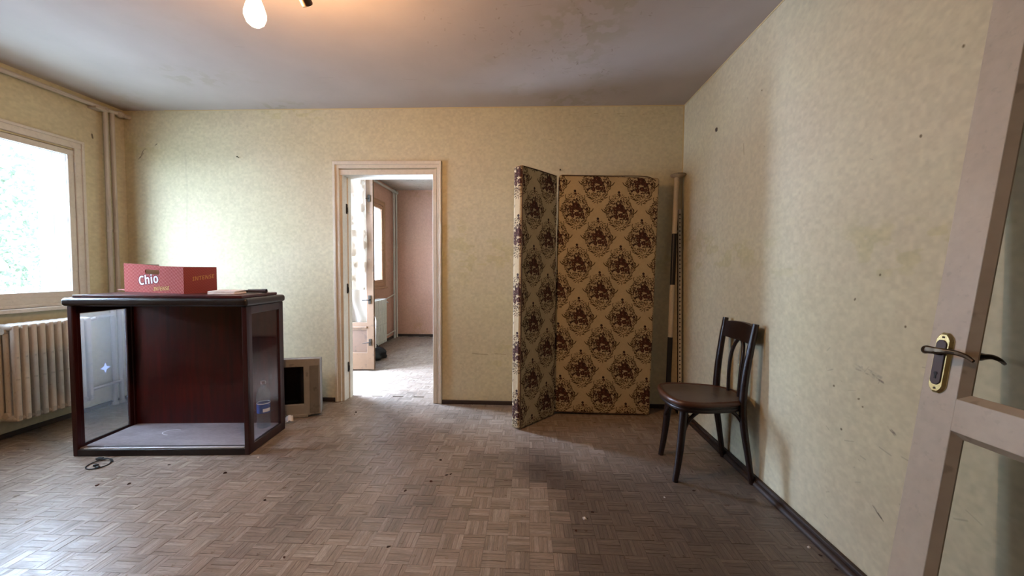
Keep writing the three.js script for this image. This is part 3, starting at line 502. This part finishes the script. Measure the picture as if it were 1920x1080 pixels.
{
  const t = thing('power_cord', 'thin black power cord looped on the floor before the cabinet front', 'cord');
  mesh('cable', tube([[-2.72, 0.004, -2.345], [-2.69, 0.006, -2.325], [-2.64, 0.01, -2.34], [-2.60, 0.006, -2.325], [-2.565, 0.004, -2.28], [-2.575, 0.004, -2.235], [-2.62, 0.004, -2.215], [-2.665, 0.004, -2.24], [-2.68, 0.004, -2.285], [-2.66, 0.007, -2.325], [-2.61, 0.01, -2.335], [-2.57, 0.006, -2.31]], 0.0032, 120, 7), M.black, t);
  mesh('plug', rbx(-2.70, -2.66, 0, 0.016, -2.345, -2.325, 0.006), M.black, t);
  mesh('cable_end', rbx(-2.635, -2.612, 0, 0.012, -2.27, -2.25, 0.004), M.black, t); mesh('cable_end', rbx(-2.60, -2.578, 0, 0.010, -2.246, -2.23, 0.004), M.black, t);
}
// ---------------------------------------------------------------- folding mattress with medallion print
const fabricTex = canvasTex(1024, 1232, (g, w, h) => {
  noiseFill(g, w, h, (u, v) => { const k = 1 + 0.10 * (fbm(u, v, 6, 4) - 0.5) + 0.10 * (fbm(u, v, 120, 2, 150) - 0.5); return [184 * k, 166 * k, 132 * k]; });
  const old = seed;
  function leaf(x, y, L, a, wd, c) { g.save(); g.translate(x, y); g.rotate(a); g.beginPath(); g.moveTo(0, 0); g.quadraticCurveTo(L * 0.45, -wd, L, 0); g.quadraticCurveTo(L * 0.45, wd, 0, 0); g.fillStyle = c; g.fill(); g.restore(); }
  function rose(x, y, r) {
    for (let i = 0; i < 7; i++) { const q = i / 7 * 6.28 + 0.3; g.beginPath(); g.ellipse(x + Math.cos(q) * r * 0.62, y + Math.sin(q) * r * 0.62, r * 0.48, r * 0.36, q, 0, 7); g.fillStyle = i % 2 ? '#43231a' : '#351b15'; g.fill(); g.strokeStyle = 'rgba(120,82,62,.7)'; g.lineWidth = 2; g.stroke(); }
    for (let i = 0; i < 4; i++) { g.beginPath(); g.arc(x, y, r * (0.5 - i * 0.11), i * 1.3, i * 1.3 + 4); g.strokeStyle = i % 2 ? '#6e3c2d' : '#2c1412'; g.lineWidth = 5; g.stroke(); }
  }
  function scroll(pts, wd, c) { g.strokeStyle = c; g.lineCap = 'round'; g.lineWidth = wd; g.beginPath(); g.moveTo(...pts[0]); g.bezierCurveTo(...pts[1], ...pts[2], ...pts[3]); g.stroke(); }
  function medallion(cx, cy, s) {
    seed = 4242;
    const R = 300, out = (q) => { const a = Math.abs(Math.cos(q)), up = -Math.sin(q); let r = 1 / (Math.pow(a / 0.92, 1.35) + Math.pow(Math.abs(up) / 1.18, 1.35)) ** (1 / 1.35); if (up > 0.6) r *= 0.98; return r; };
    g.save(); g.translate(cx, cy); g.scale(s, s);
    // leafy outline
    for (let i = 0; i < 66; i++) {
      const q = i / 66 * Math.PI * 2, r = out(q) * R * 0.9, x = Math.cos(q) * r, y = Math.sin(q) * r;
      if (y < -R * 0.75 && Math.abs(x) < 40) continue;
      leaf(x, y, rr(34, 70), q + (x > 0 ? 1.15 : -1.15) * (y < 0 ? 1 : -1) + rr(-0.3, 0.3), rr(9, 17), i % 3 ? '#4a3a22' : '#3b2c1d');
    }
    g.strokeStyle = '#46351f'; g.lineWidth = 9; g.beginPath(); for (let i = 0; i <= 80; i++) { const q = i / 80 * Math.PI * 2, r = out(q) * R * (0.84 + 0.035 * Math.sin(i * 1.9)); i ? g.lineTo(Math.cos(q) * r, Math.sin(q) * r) : g.moveTo(Math.cos(q) * r, Math.sin(q) * r); } g.stroke();
    // tips at the two sides and the foot
    for (const sg of [-1, 1]) { scroll([[sg * 190, 40], [sg * 270, 40], [sg * 300, 10], [sg * 322, -34]], 13, '#44331f'); leaf(sg * 265, 20, 62, sg > 0 ? -0.5 : Math.PI + 0.5, 13, '#3d2d1c'); scroll([[sg * 120, -170], [sg * 180, -190], [sg * 190, -230], [sg * 170, -270]], 11, '#44331f'); scroll([[sg * 60, 270], [sg * 130, 280], [sg * 160, 240], [sg * 190, 230]], 11, '#44331f'); }
    leaf(0, 300, 66, Math.PI / 2, 13, '#3d2d1c');
    // filling of leaves and flowers
    for (let i = 0; i < 300; i++) {
      const q = rr(0, 6.283), r = Math.sqrt(rnd()) * out(q) * R * 0.80, x = Math.cos(q) * r, y = Math.sin(q) * r * 0.97, k = rnd();
      if (k < 0.62) leaf(x, y, rr(26, 56), rr(0, 6.28), rr(9, 17), ['#2c1a17', '#38201b', '#231615', '#40291d'][i % 4]);
      else if (k < 0.8) { g.beginPath(); g.arc(x, y, rr(9, 18), 0, 7); g.fillStyle = ['#412019', '#301712'][i % 2]; g.fill(); }
      else { g.strokeStyle = 'rgba(150,132,100,.9)'; g.lineWidth = rr(3, 6); g.beginPath(); g.arc(x, y, rr(10, 22), rr(0, 6), rr(2, 5) + 3); g.stroke(); }
    }
    rose(5, -70, 70); rose(-72, 10, 40); rose(84, -14, 42); rose(20, 70, 42); rose(-96, -60, 30); rose(90, 80, 32); rose(-60, 100, 34);
    for (let i = 0; i < 46; i++) { const q = rr(0, 6.283), r = Math.sqrt(rnd()) * out(q) * R * 0.78, x = Math.cos(q) * r, y = Math.sin(q) * r; leaf(x, y, rr(20, 42), rr(0, 6.28), rr(5, 9), i % 2 ? '#97815c' : '#80684a'); }
    // pale shells at the foot
    for (const [x, y, r] of [[-70, 170, 52], [50, 190, 46], [-10, 232, 34]]) for (let i = 0; i < 6; i++) leaf(x, y, r, 0.7 + i * 0.42 + (x > 0 ? 0 : 0.2), 7, i % 2 ? '#9f895f' : '#2d1c18');
    // finial
    scroll([[0, -250], [20, -280], [-16, -300], [4, -330]], 12, '#3a2a1c'); g.beginPath(); g.arc(2, -340, 23, 0, 7); g.fillStyle = '#2b1a18'; g.fill(); g.beginPath(); g.arc(14, -296, 17, 0, 7); g.fillStyle = '#452420'; g.fill(); leaf(-4, -285, 44, -2.4, 12, '#3d2d1c');
    g.restore();
  }
  for (const [x, y] of [[w / 2, h / 2], [0, 0], [w, 0], [0, h], [w, h]]) medallion(x, y, 1.28);
  seed = old;
});
fabricTex.repeat.set(1 / 0.36, 1 / 0.44);
const weave = dataTex(256, 256, (u, v) => 0.5 + 0.25 * Math.sin(u * 6.283 * 40) * Math.sin(v * 6.283 * 40) + 0.4 * (fbm(u, v, 20, 3) - 0.5), { srgb: false, repeat: [8, 8] });
const fabric = std(0xffffff, 0.92, { map: fabricTex, bumpMap: weave, bumpScale: 0.0006 });
{
  const t = thing('folding_mattress', 'tall beige sofa mattress with brown flower medallions, folded upright against the back wall', 'mattress');
  const H = 1.99;
  function slab(w, th, off, sag, skew = 0) {          // face towards +z, lower left corner at the origin
    const g = uvm(new RoundedBoxGeometry(w, H, th, 4, 0.022).translate(w / 2, H / 2, -th / 2));
    const p = g.attributes.position; for (let i = 0; i < p.count; i++) { const x = p.getX(i), y = p.getY(i), z = p.getZ(i); if (z > -th * 0.6) p.setZ(i, z + 0.008 * Math.sin(Math.PI * x / w) * Math.sin(Math.PI * y / H)); p.setY(i, y - sag * sstep(w * 0.8, w, x) * sstep(H * 0.9, H, y)); }
    const uv = g.attributes.uv; for (let i = 0; i < uv.count; i++) uv.setXY(i, uv.getX(i) + off[0] - skew * uv.getY(i), uv.getY(i) + off[1]);
    return g;
  }
  const back = mesh('mattress_section', slab(0.82, 0.085, [0.10, 0.06], 0.012, -0.07), fabric, t); back.position.set(0.205, 0.012, -3.312); back.rotation.set(0, 0.02, -0.02); back.userData.label = 'wide rear section';
  const ang = Math.atan2(0.34, 0.287), front = mesh('mattress_section', slab(0.452, 0.085, [0.03, 0.30], 0), fabric, t); front.position.set(-0.064, 0, -2.952); front.rotation.set(0, ang, -0.004); front.userData.label = 'narrow front section folded towards the room';
  const pip = std(0x4b3626, 0.8);
  for (const z of [-0.001]) mesh('piping', tube([[0.014, 0.02, z], [0.012, 0.7, z], [0.012, 1.3, z], [0.014, H - 0.02, z]], 0.004, 30, 6), pip, front);
  mesh('piping', tube([[0.02, H - 0.012, 0.001], [0.2, H - 0.010, 0.002], [0.43, H - 0.012, 0.001]], 0.004, 24, 6), pip, front);
  mesh('piping', tube([[0.02, H - 0.012, 0.001], [0.4, H - 0.010, 0.004], [0.74, H - 0.014, 0.001], [0.785, H - 0.04, 0]], 0.004, 30, 6), pip, back);
  mesh('piping', tube([[0.02, 0.012, 0.001], [0.4, 0.01, 0.004], [0.78, 0.012, 0]], 0.004, 24, 6), pip, back);
}
// ---------------------------------------------------------------- ranging pole and slotted bar in the corner
{
  const a = V(1.165, 0.0, -3.325), b = V(1.247, 2.015, -3.465), d = b.clone().sub(a), q = new THREE.Quaternion().setFromUnitVectors(V(0, 1, 0), d.clone().normalize()), L = d.length();
  const t = thing('striped_pole', 'tall black and white banded pole with flat top plate leaning in the right corner', 'pole', [a.x, a.y, a.z]); t.quaternion.copy(q);
  const white = std(0xd6ccba, 0.45, { map: smudge }), black = std(0x121319, 0.45), Rp = 0.0205;
  const cuts = [0.03, 0.277, 0.658, 1.098, 1.53, L - 0.06];
  for (let i = 0; i < 5; i++) mesh(i % 2 ? 'black_band' : 'white_band', new THREE.CylinderGeometry(Rp + (i === 4 ? -0.001 : 0), Rp, cuts[i + 1] - cuts[i], 24).translate(0, (cuts[i] + cuts[i + 1]) / 2, 0), i % 2 === (1) ? black : white, t);
  mesh('ring', new THREE.CylinderGeometry(0.024, 0.022, 0.022, 20).translate(0, 1.545, 0), white, t);
  mesh('neck', new THREE.CylinderGeometry(0.021, 0.018, 0.06, 20).translate(0, L - 0.045, 0), white, t);
  mesh('top_plate', [lathe([[0.001, 0], [0.022, 0], [0.035, 0.012], [0.06, 0.022], [0.062, 0.027], [0.001, 0.029]], 32).rotateZ(0.06).translate(0.012, L - 0.018, 0)], white, t);
  mesh('rim', new THREE.CylinderGeometry(0.063, 0.062, 0.004, 32).rotateZ(0.06).translate(0.012, L + 0.009, 0), M.metalDark, t);
  mesh('tip', new THREE.ConeGeometry(0.02, 0.03, 16).rotateX(Math.PI).translate(0, 0.015, 0), M.metalDark, t);
}
{
  const a = V(1.283, 0, -3.36), b = V(1.287, 1.742, -3.486), d = b.clone().sub(a), L = d.length(), n = 48, w = 0.026;
  const t = thing('slotted_bar', 'thin grey slotted angle bar with a row of holes leaning in the right corner', 'bar', [a.x, a.y, a.z]); t.quaternion.setFromUnitVectors(V(0, 1, 0), d.normalize());
  const sh = new THREE.Shape(); sh.moveTo(-w / 2, 0); sh.lineTo(w / 2, 0); sh.lineTo(w / 2, L); sh.lineTo(-w / 2, L); sh.closePath();
  for (let i = 0; i < n; i++) { const y = 0.03 + i * 0.0355, h = new THREE.Path(); h.absellipse(0, y, 0.0055, 0.007, 0, Math.PI * 2, true); sh.holes.push(h); }
  const m = std(0xece5d9, 0.5, { map: smudge });
  mesh('face', uvm(new THREE.ExtrudeGeometry(sh, { depth: 0.002, bevelEnabled: false, curveSegments: 6 })), m, t);
  mesh('flange', bx(w / 2, w / 2 + 0.002, 0, L, -0.022, 0.002), M.metalDark, t);
  mesh('backing', bx(-w / 2, w / 2, 0, L, -0.024, -0.022), M.metalDark, t);
}
// ---------------------------------------------------------------- bentwood chair, facing the window wall
{
  const wood = std(0x4e2f22, 0.36, { map: grain }), dark = std(0x2c1a15, 0.34, { map: grain });
  const t = thing('bentwood_chair', 'dark brown bentwood chair with worn seat standing against the right wall', 'chair', [1.075, 0, -2.44], 0);
  // local: x to the wall (rear), z towards the camera
  const HS = 0.475;
  const seatPts = (k) => [[-0.236, 0.10], [-0.232, -0.10], [-0.195, -0.175], [-0.11, -0.198], [0.03, -0.182], [0.13, -0.150], [0.19, -0.085], [0.205, 0], [0.19, 0.085], [0.13, 0.150], [0.03, 0.182], [-0.11, 0.198], [-0.195, 0.175]].map(([x, z]) => [(x + 0.015) * k - 0.015, z * k]);
  const loop = (k, y) => seatPts(k).map(([x, z]) => [x, y, z]);
  mesh('seat_frame', tube(loop(1, HS - 0.016), 0.017, 90, 12, true), std(0x6b4430, 0.32, { map: grain }), t).userData.label = 'lighter worn bentwood seat rim';
  mesh('seat_ring', [tube(loop(0.955, HS - 0.032), 0.019, 90, 10, true), tube(loop(0.95, HS - 0.052), 0.0165, 90, 10, true)], dark, t);
  const sh = new THREE.Shape(new THREE.CatmullRomCurve3(loop(0.95, 0).map((p) => V(...p)), true).getPoints(80).map((p) => new THREE.Vector2(p.x, -p.z)));
  mesh('seat_panel', uvm(new THREE.ExtrudeGeometry(sh, { depth: 0.01, bevelEnabled: true, bevelSize: 0.003, bevelThickness: 0.003 }).rotateX(-Math.PI / 2).translate(0, HS - 0.018, 0)), std(0x5d5148, 0.42, { map: smudge }), t).userData.label = 'dull grey-brown seat panel';
  mesh('front_leg', taper([[-0.155, HS - 0.03, -0.135], [-0.165, 0.3, -0.15], [-0.178, 0.13, -0.164], [-0.195, 0.0, -0.172]], [0.025, 0.0225, 0.0195, 0.0165]), dark, t);
  mesh('front_leg', taper([[-0.17, HS - 0.03, 0.140], [-0.185, 0.3, 0.15], [-0.205, 0.13, 0.162], [-0.225, 0.0, 0.168]], [0.025, 0.0225, 0.0195, 0.0165]), dark, t);
  // rear posts run from the floor up to the crest
  for (const s of [-1, 1]) mesh('rear_post', taper([[0.205, 0, s * 0.17], [0.18, 0.16, s * 0.167], [0.152, 0.34, s * 0.163], [0.146, 0.47, s * 0.16], [0.155, 0.62, s * 0.162], [0.178, 0.79, s * 0.167], [0.198, 0.915, s * 0.17]], [0.0165, 0.019, 0.022, 0.0235, 0.022, 0.0205, 0.0185], 48, 14, 0.9), dark, t);
  // crest rail: a curved board between the posts
  const N = 16, cp = [], ci = [];
  for (let i = 0; i <= N; i++) { const q = i / N * 2 - 1, bow = 0.028 * (1 - q * q), z = q * 0.17; for (const [x, y] of [[0.168, 0.80 - 0.006 * (1 - q * q)], [0.190, 0.80 - 0.006 * (1 - q * q)], [0.206, 0.893 + 0.012 * (1 - q * q)], [0.184, 0.893 + 0.012 * (1 - q * q)]]) cp.push(x + bow, y, z); }
  for (let i = 0; i < N; i++) for (let k = 0; k < 4; k++) { const a = i * 4 + k, b = i * 4 + (k + 1) % 4; ci.push(a, a + 4, b, b, a + 4, b + 4); }
  ci.push(0, 1, 2, 0, 2, 3); const e = N * 4; ci.push(e, e + 2, e + 1, e, e + 3, e + 2);
  const cg = new THREE.BufferGeometry(); cg.setAttribute('position', new THREE.Float32BufferAttribute(cp, 3)); cg.setIndex(ci); cg.computeVertexNormals();
  mesh('crest_rail', uvm(toCreasedNormals(cg, 0.6)), std(0x2c1a15, 0.34, { map: grain, side: THREE.DoubleSide }), t);
  mesh('back_loop', tube([[0.172, HS - 0.02, -0.062], [0.176, 0.6, -0.066], [0.19, 0.72, -0.062], [0.203, 0.785, -0.035], [0.207, 0.806, 0], [0.203, 0.785, 0.035], [0.19, 0.72, 0.062], [0.176, 0.6, 0.066], [0.172, HS - 0.02, 0.062]], 0.010, 70, 10), dark, t);
  // quarter-round braces under the seat
  for (const s of [-1, 1]) mesh('brace', tube([[-0.176, 0.28, s * 0.15], [-0.162, 0.33, s * 0.152], [-0.12, 0.39, s * 0.156], [-0.06, 0.425, s * 0.158], [0.0, 0.432, s * 0.158], [0.06, 0.425, s * 0.158], [0.11, 0.395, s * 0.158], [0.145, 0.345, s * 0.16], [0.158, 0.29, s * 0.162]], 0.011, 60, 10), dark, t);
  mesh('brace', tube([[-0.185, 0.28, -0.14], [-0.17, 0.34, -0.115], [-0.165, 0.40, -0.07], [-0.165, 0.43, 0], [-0.165, 0.40, 0.07], [-0.175, 0.34, 0.115], [-0.188, 0.28, 0.14]], 0.010, 50, 10), dark, t);
}
// ---------------------------------------------------------------- loose glazed door leaning on the right wall
{
  const lean = -0.128, turn = -0.033;
  const u = V(-Math.sin(turn), 0, Math.cos(turn)), n0 = V(-Math.cos(turn), 0, -Math.sin(turn)), v = V(0, Math.cos(lean), 0).addScaledVector(n0, Math.sin(lean)), nrm = n0.clone().multiplyScalar(Math.cos(lean)).addScaledVector(V(0, 1, 0), -Math.sin(lean));
  const B = V(1.130, 0.876, -1.178).addScaledVector(v, -0.876 / v.y);
  const t = thing('glazed_door', 'pale painted glazed door leaf with brass lever handle leaning on the right wall', 'door', [B.x, B.y, B.z]);
  t.quaternion.setFromRotationMatrix(new THREE.Matrix4().makeBasis(u, v, nrm));
  // local: x along the leaf from the lock edge, y up, z out of the face
  const W = 0.76, H = 2.0, d = 0.038, st = 0.0925, y0 = 0.797, y1 = 0.883, mp = M.doorPaint;
  mesh('stile', rbx(0, st, 0.004, H, -d, 0, 0.003), mp, t); mesh('stile', rbx(W - st, W, 0.004, H, -d, 0, 0.003), mp, t);
  mesh('rail', rbx(st - 0.002, W - st + 0.002, 0.004, 0.16, -d, -0.0005, 0.002), mp, t); mesh('rail', rbx(st - 0.002, W - st + 0.002, y0, y1, -d, -0.0005, 0.002), mp, t); mesh('rail', rbx(st - 0.002, W - st + 0.002, H - 0.09, H, -d, -0.0005, 0.002), mp, t);
  // sloping glazing bead round each opening
  const bead = (a, b, lo, hi) => {
    const k = 0.016, z = -0.017, P = [[a, lo], [b, lo], [b, hi], [a, hi]], Q = [[a + k, lo + k], [b - k, lo + k], [b - k, hi - k], [a + k, hi - k]], pos = [];
    for (let i = 0; i < 4; i++) { const j = (i + 1) % 4, A = [...P[i], -0.001], Bq = [...P[j], -0.001], C = [...Q[j], z], D = [...Q[i], z], E = [...Q[i], z - 0.004], F = [...Q[j], z - 0.004]; pos.push(...A, ...Bq, ...C, ...A, ...C, ...D, ...D, ...C, ...F, ...D, ...F, ...E); }
    const g = new THREE.BufferGeometry(); g.setAttribute('position', new THREE.Float32BufferAttribute(pos, 3)); g.computeVertexNormals(); return uvm(g);
  };
  const glass = M.pane, beadShadeM = std(0xa89a85, 0.5, { map: smudge, side: THREE.DoubleSide });  // browner than the door paint to carry the shade of the turned-away bevel
  for (const [lo, hi] of [[0.16, y0], [y1, H - 0.09]]) {
    const b = mesh('glazing_bead', bead(st, W - st, lo, hi), beadShadeM, t);
    const pg = mesh('pane', bx(st - 0.004, W - st + 0.004, lo - 0.004, hi + 0.004, -0.025, -0.021), glass, t);
  }
  // handle plate, chamfered, with a dark inlay, and levers on both sides
  const brass = std(0xd2c898, 0.2, { metalness: 1 }), bronze = std(0x4a3d30, 0.3, { metalness: 0.85 }), inlay = std(0x473c3e, 0.3, { metalness: 0.3 });
  const hy = 0.876 / v.y + 0.115, cx = 0.042;
  const outline = (w, lo, hi, c) => { const s = new THREE.Shape(); s.moveTo(-w, lo + c); s.quadraticCurveTo(-w * 0.8, lo + c * 0.3, -w * 0.35, lo); s.lineTo(w * 0.35, lo); s.quadraticCurveTo(w * 0.8, lo + c * 0.3, w, lo + c); s.lineTo(w, hi - c); s.quadraticCurveTo(w * 0.8, hi - c * 0.3, w * 0.35, hi); s.lineTo(-w * 0.35, hi); s.quadraticCurveTo(-w * 0.8, hi - c * 0.3, -w, hi - c); s.closePath(); return s; };
  const plate = (name, z, sg) => {
    const h = mesh(name, uvm(new THREE.ExtrudeGeometry(outline(0.0165, -0.108, 0.048, 0.016), { depth: 0.003, bevelEnabled: true, bevelSize: 0.006, bevelThickness: 0.006, bevelSegments: 1 })), brass, t);
    h.position.set(cx, hy, z); if (sg < 0) h.rotation.y = Math.PI;
    mesh('inlay', uvm(new THREE.ExtrudeGeometry(outline(0.0125, -0.090, 0.032, 0.010), { depth: 0.0015, bevelEnabled: true, bevelSize: 0.001, bevelThickness: 0.001, bevelSegments: 1 }).translate(-0.001, 0, 0.009)), inlay, h);
    mesh('keyhole', [new THREE.CylinderGeometry(0.0045, 0.0045, 0.001, 14).rotateX(Math.PI / 2).translate(-0.001, -0.060, 0.0122), rbx(-0.0036, 0.0016, -0.075, -0.061, 0.0115, 0.0127, 0.0004)], M.black, h);
    for (const y of [0.041, -0.101]) mesh('screw', new THREE.CylinderGeometry(0.003, 0.003, 0.0015, 12).rotateX(Math.PI / 2).translate(0, y, 0.0095), bronze, h);
    return h;
  };
  const lever = (h, sg, kx = 1) => mesh('lever', [taper([[0, 0, 0.006], [0, 0, 0.03], [0, 0.001, 0.05]], [0.011, 0.0085, 0.011], 12), taper([[-0.004 * sg, 0, 0.048], [0.006 * sg, 0.002, 0.056], [0.03 * sg * kx, 0.004, 0.053], [0.065 * sg * kx, 0.007, 0.047], [0.095 * sg * kx, 0.002, 0.046], [0.112 * sg * kx, -0.006, 0.047]], [0.0115, 0.0115, 0.008, 0.0065, 0.0055, 0.004], 40, 12, 0.8)], bronze, h);
  lever(plate('handle', 0, 1), 1); lever(plate('handle', -d, -1), -1, 0.62);
}
// ---------------------------------------------------------------- ceiling lamp: one lit bulb, one dead socket in view
{
  const t = thing('ceiling_lamp', 'old ceiling lamp with bare sockets and one warm glowing bulb', 'lamp', [-0.972, 0, -1.39]);
  const brown = std(0x6d5646, 0.5), tan = std(0xb79a72, 0.5);
  mesh('canopy', lathe([[0.001, 2.56], [0.03, 2.56], [0.06, 2.59], [0.075, 2.63]], 28), brown, t);
  mesh('stem', bar([0, 2.40, 0], [0, 2.58, 0], 0.009), brown, t); mesh('hub', new THREE.SphereGeometry(0.035, 20, 14).translate(0, 2.38, 0), brown, t);
  for (let i = 0; i < 3; i++) {
    const dx = [-0.125, 0.045, 0.06][i], dz = [-0.19, -0.25, 0.22][i], y = i === 1 ? 2.335 : 2.355, lit = i === 0;
    const arm = mesh('arm', tube([[0, 2.38, 0], [dx * 0.45, 2.41, dz * 0.45], [dx * 0.85, 2.40, dz * 0.85], [dx * 0.92, y, dz * 0.92]], 0.007, 24, 8), brown, t);
    const down = V(dx, lit ? -0.3 : -0.25, dz).normalize(), base = V(dx * 0.92, y, dz * 0.92), q = new THREE.Quaternion().setFromUnitVectors(V(0, 1, 0), down);
    mesh('socket', lathe([[0.001, -0.02], [0.02, -0.02], [0.0235, 0], [0.0225, 0.05], [0.019, 0.055], [0.016, 0.03]], 24).applyQuaternion(q).translate(...base), lit ? tan : brown, arm);
    if (lit) {
      const c = base.clone().addScaledVector(down, 0.118);
      mesh('bulb', lathe([[0.001, 0.03], [0.013, 0.03], [0.0145, 0.048], [0.026, 0.075], [0.034, 0.1], [0.0345, 0.115], [0.026, 0.138], [0.012, 0.149], [0.001, 0.151]].map(([r, yy]) => [r * 1.2, yy * 1.12 + 0.012]), 28).applyQuaternion(q).translate(...base), new THREE.MeshStandardMaterial({ color: 0xfff1dc, emissive: 0xffe2b8, emissiveIntensity: 6, roughness: 0.4 }), t);
      const L = new THREE.PointLight(new THREE.Color(1.0, 0.53, 0.22), 4.4); L.name = 'bulb_light'; L.position.copy(c).add(V(-0.972, 0, -1.39)); L.shadow.radius = 1.4; L.castShadow = true; scene.add(L);
    }
  }
}
// ---------------------------------------------------------------- small things on the walls and floor
{
  const t = thing('wall_plug', 'grey wall plug hole high on the right wall', 'wall plug', [XR, 2.211, -2.914]); t.rotation.z = Math.PI / 2;
  mesh('collar', new THREE.TorusGeometry(0.011, 0.004, 8, 20).scale(1, 1, 1.2).rotateX(Math.PI / 2).translate(0, 0.002, 0), std(0x6b6358, 0.7), t); mesh('hole', new THREE.CylinderGeometry(0.008, 0.008, 0.004, 16).translate(0, 0.001, 0), M.black, t);
  for (const [x, y, l] of [[0.264, 2.079, 'small dark nail in the back wall above the mattress'], [-2.619, 2.204, 'small dark nail in the back wall above the red box']]) {
    const n = thing('nail', l, 'nail', [x, y, ZB]); mesh('shank', bar([0, 0, -0.002], [0, 0.004, 0.022], 0.0025), M.metalDark, n); mesh('nail_head', new THREE.CylinderGeometry(0.006, 0.006, 0.003, 12).rotateX(Math.PI / 2 - 0.2).translate(0, 0.004, 0.023), M.metalDark, n);
  }
}
{
  function crumbShape(sd, flat) { const old = seed; seed = sd; const g = new THREE.IcosahedronGeometry(1, 1), p = g.attributes.position, m = new Map(); for (let i = 0; i < p.count; i++) { const k = [p.getX(i), p.getY(i), p.getZ(i)].map((c) => c.toFixed(3)).join(); if (!m.has(k)) m.set(k, rr(0.65, 1.25)); const f = m.get(k); p.setXYZ(i, p.getX(i) * f, Math.max(-0.35, p.getY(i) * f) * flat + 0.35 * flat, p.getZ(i) * f * 0.7); } g.computeVertexNormals(); seed = old; return g; }
  const shapes = [crumbShape(3, 0.4), crumbShape(9, 0.6), crumbShape(14, 0.3)], dark = std(0x33231a, 0.9), pale = std(0xd2cbc2, 0.8), leafM = std(0x4a2c1c, 0.85);
  const spots = [[-0.607, -2.606], [-0.55, -2.451], [-0.452, -2.284], [-0.473, -2.272], [-0.548, -2.195], [-0.665, -2.096], [-0.602, -1.657], [-1.366, -1.967], [-1.014, -1.572], [-2.198, -2.30], [-1.783, -2.223], [-2.226, -2.081], [-2.385, -2.056], [0.292, -1.903], [0.329, -1.956], [0.92, -2.182], [0.229, -1.808], [1.255, -1.70], [1.262, -1.62], [-1.45, -3.25], [-1.44, -3.2]];
  spots.forEach(([x, z], i) => { const o = mesh('floor_crumb', shapes[i % 3], i % 4 ? dark : leafM); const s = rr(0.006, 0.0115); o.scale.setScalar(s); o.position.set(x, -0.0005, z); o.rotation.y = rr(0, 6); tag(o, ...(i < 6 ? ['dark brown crumb in the loose cluster on the floor midway to the doorway', 'crumb', 'dark crumbs midway to the doorway'] : i < 13 ? ['dark brown crumb on the paler parquet left of and before the cabinet', 'crumb', 'dark crumbs before the cabinet'] : i < 17 ? ['dark crumb on the darker parquet in front of the chair', 'crumb', 'dark crumbs before the chair'] : i < 19 ? ['dark crumb lying against the right skirting board', 'crumb', 'dark crumbs along the right skirting'] : ['dark leaf scrap by the foot of the doorway', 'crumb', 'dark scraps at the doorway'])); });
  [[0.281, -1.898], [0.735, -2.105], [1.24, -1.748], [-1.72, -2.42], [-3.23, -2.55], [-3.17, -2.57], [-3.3, -2.42], [-3.36, -2.36], [-3.2, -2.62]].forEach(([x, z], i) => { const o = mesh('floor_chip', shapes[(i + 1) % 3], pale); o.scale.setScalar(rr(0.006, 0.011)); o.position.set(x, -0.0005, z); o.rotation.y = rr(0, 6); tag(o, ...[['pale plaster chip on the floor at the edge of the dark floor strip near a dark crumb', 'chip'], ['pale plaster chip on the floor straight in front of the chair', 'chip'], ['pale plaster chip beside the right skirting board', 'chip'], ['pale plaster chip by the right foot of the dark cabinet', 'chip']][i] ?? ['pale plaster chip on the floor under the radiator', 'chip', 'pale chips under the radiator']); });
}
// ---------------------------------------------------------------- trees beyond the window
{
  const leafG = new THREE.PlaneGeometry(0.085, 0.05), leafMats = [0x6c7864, 0x76826d, 0x626f5b].map((c) => new THREE.MeshPhysicalMaterial({ color: c, roughness: 0.9, transmission: 0.3, thickness: 0, side: THREE.DoubleSide }));
  [[-9.5, -7.6, 2.4, 'leafy tree close beyond the window'], [-12.5, -11.5, 3.2, 'leafy tree farther off beyond the window, right one'], [-11.5, -3.5, 3.0, 'leafy tree beyond the window, outside left']].forEach(([x, z, R, label], q) => {
    const t = thing('tree', label, 'tree', [x, -6, z]);
    mesh('trunk', taper([[0, 0, 0], [0.1, 2, 0.05], [-0.05, 4.5, 0.1], [0.1, 7, 0]], [0.22, 0.17, 0.13, 0.05]), std(0x6a5a4a, 0.9), t);
    const n = 26000, im = new THREE.InstancedMesh(leafG, leafMats[q], n), d = new THREE.Object3D();
    for (let i = 0; i < n; i++) { const a = rr(0, 6.283), c = rr(-1, 1), r = R * Math.cbrt(rr(0.15, 1)), s = Math.sqrt(1 - c * c); d.position.set(Math.cos(a) * s * r, 7.2 + c * r * 1.25, Math.sin(a) * s * r); d.rotation.set(rr(0, 6.28), rr(0, 6.28), rr(0, 6.28)); d.scale.setScalar(rr(0.6, 1.3)); d.updateMatrix(); im.setMatrixAt(i, d.matrix); }
    im.name = 'foliage'; im.userData.kind = 'stuff'; t.add(im);
  });
}
renderer.render(scene, camera);
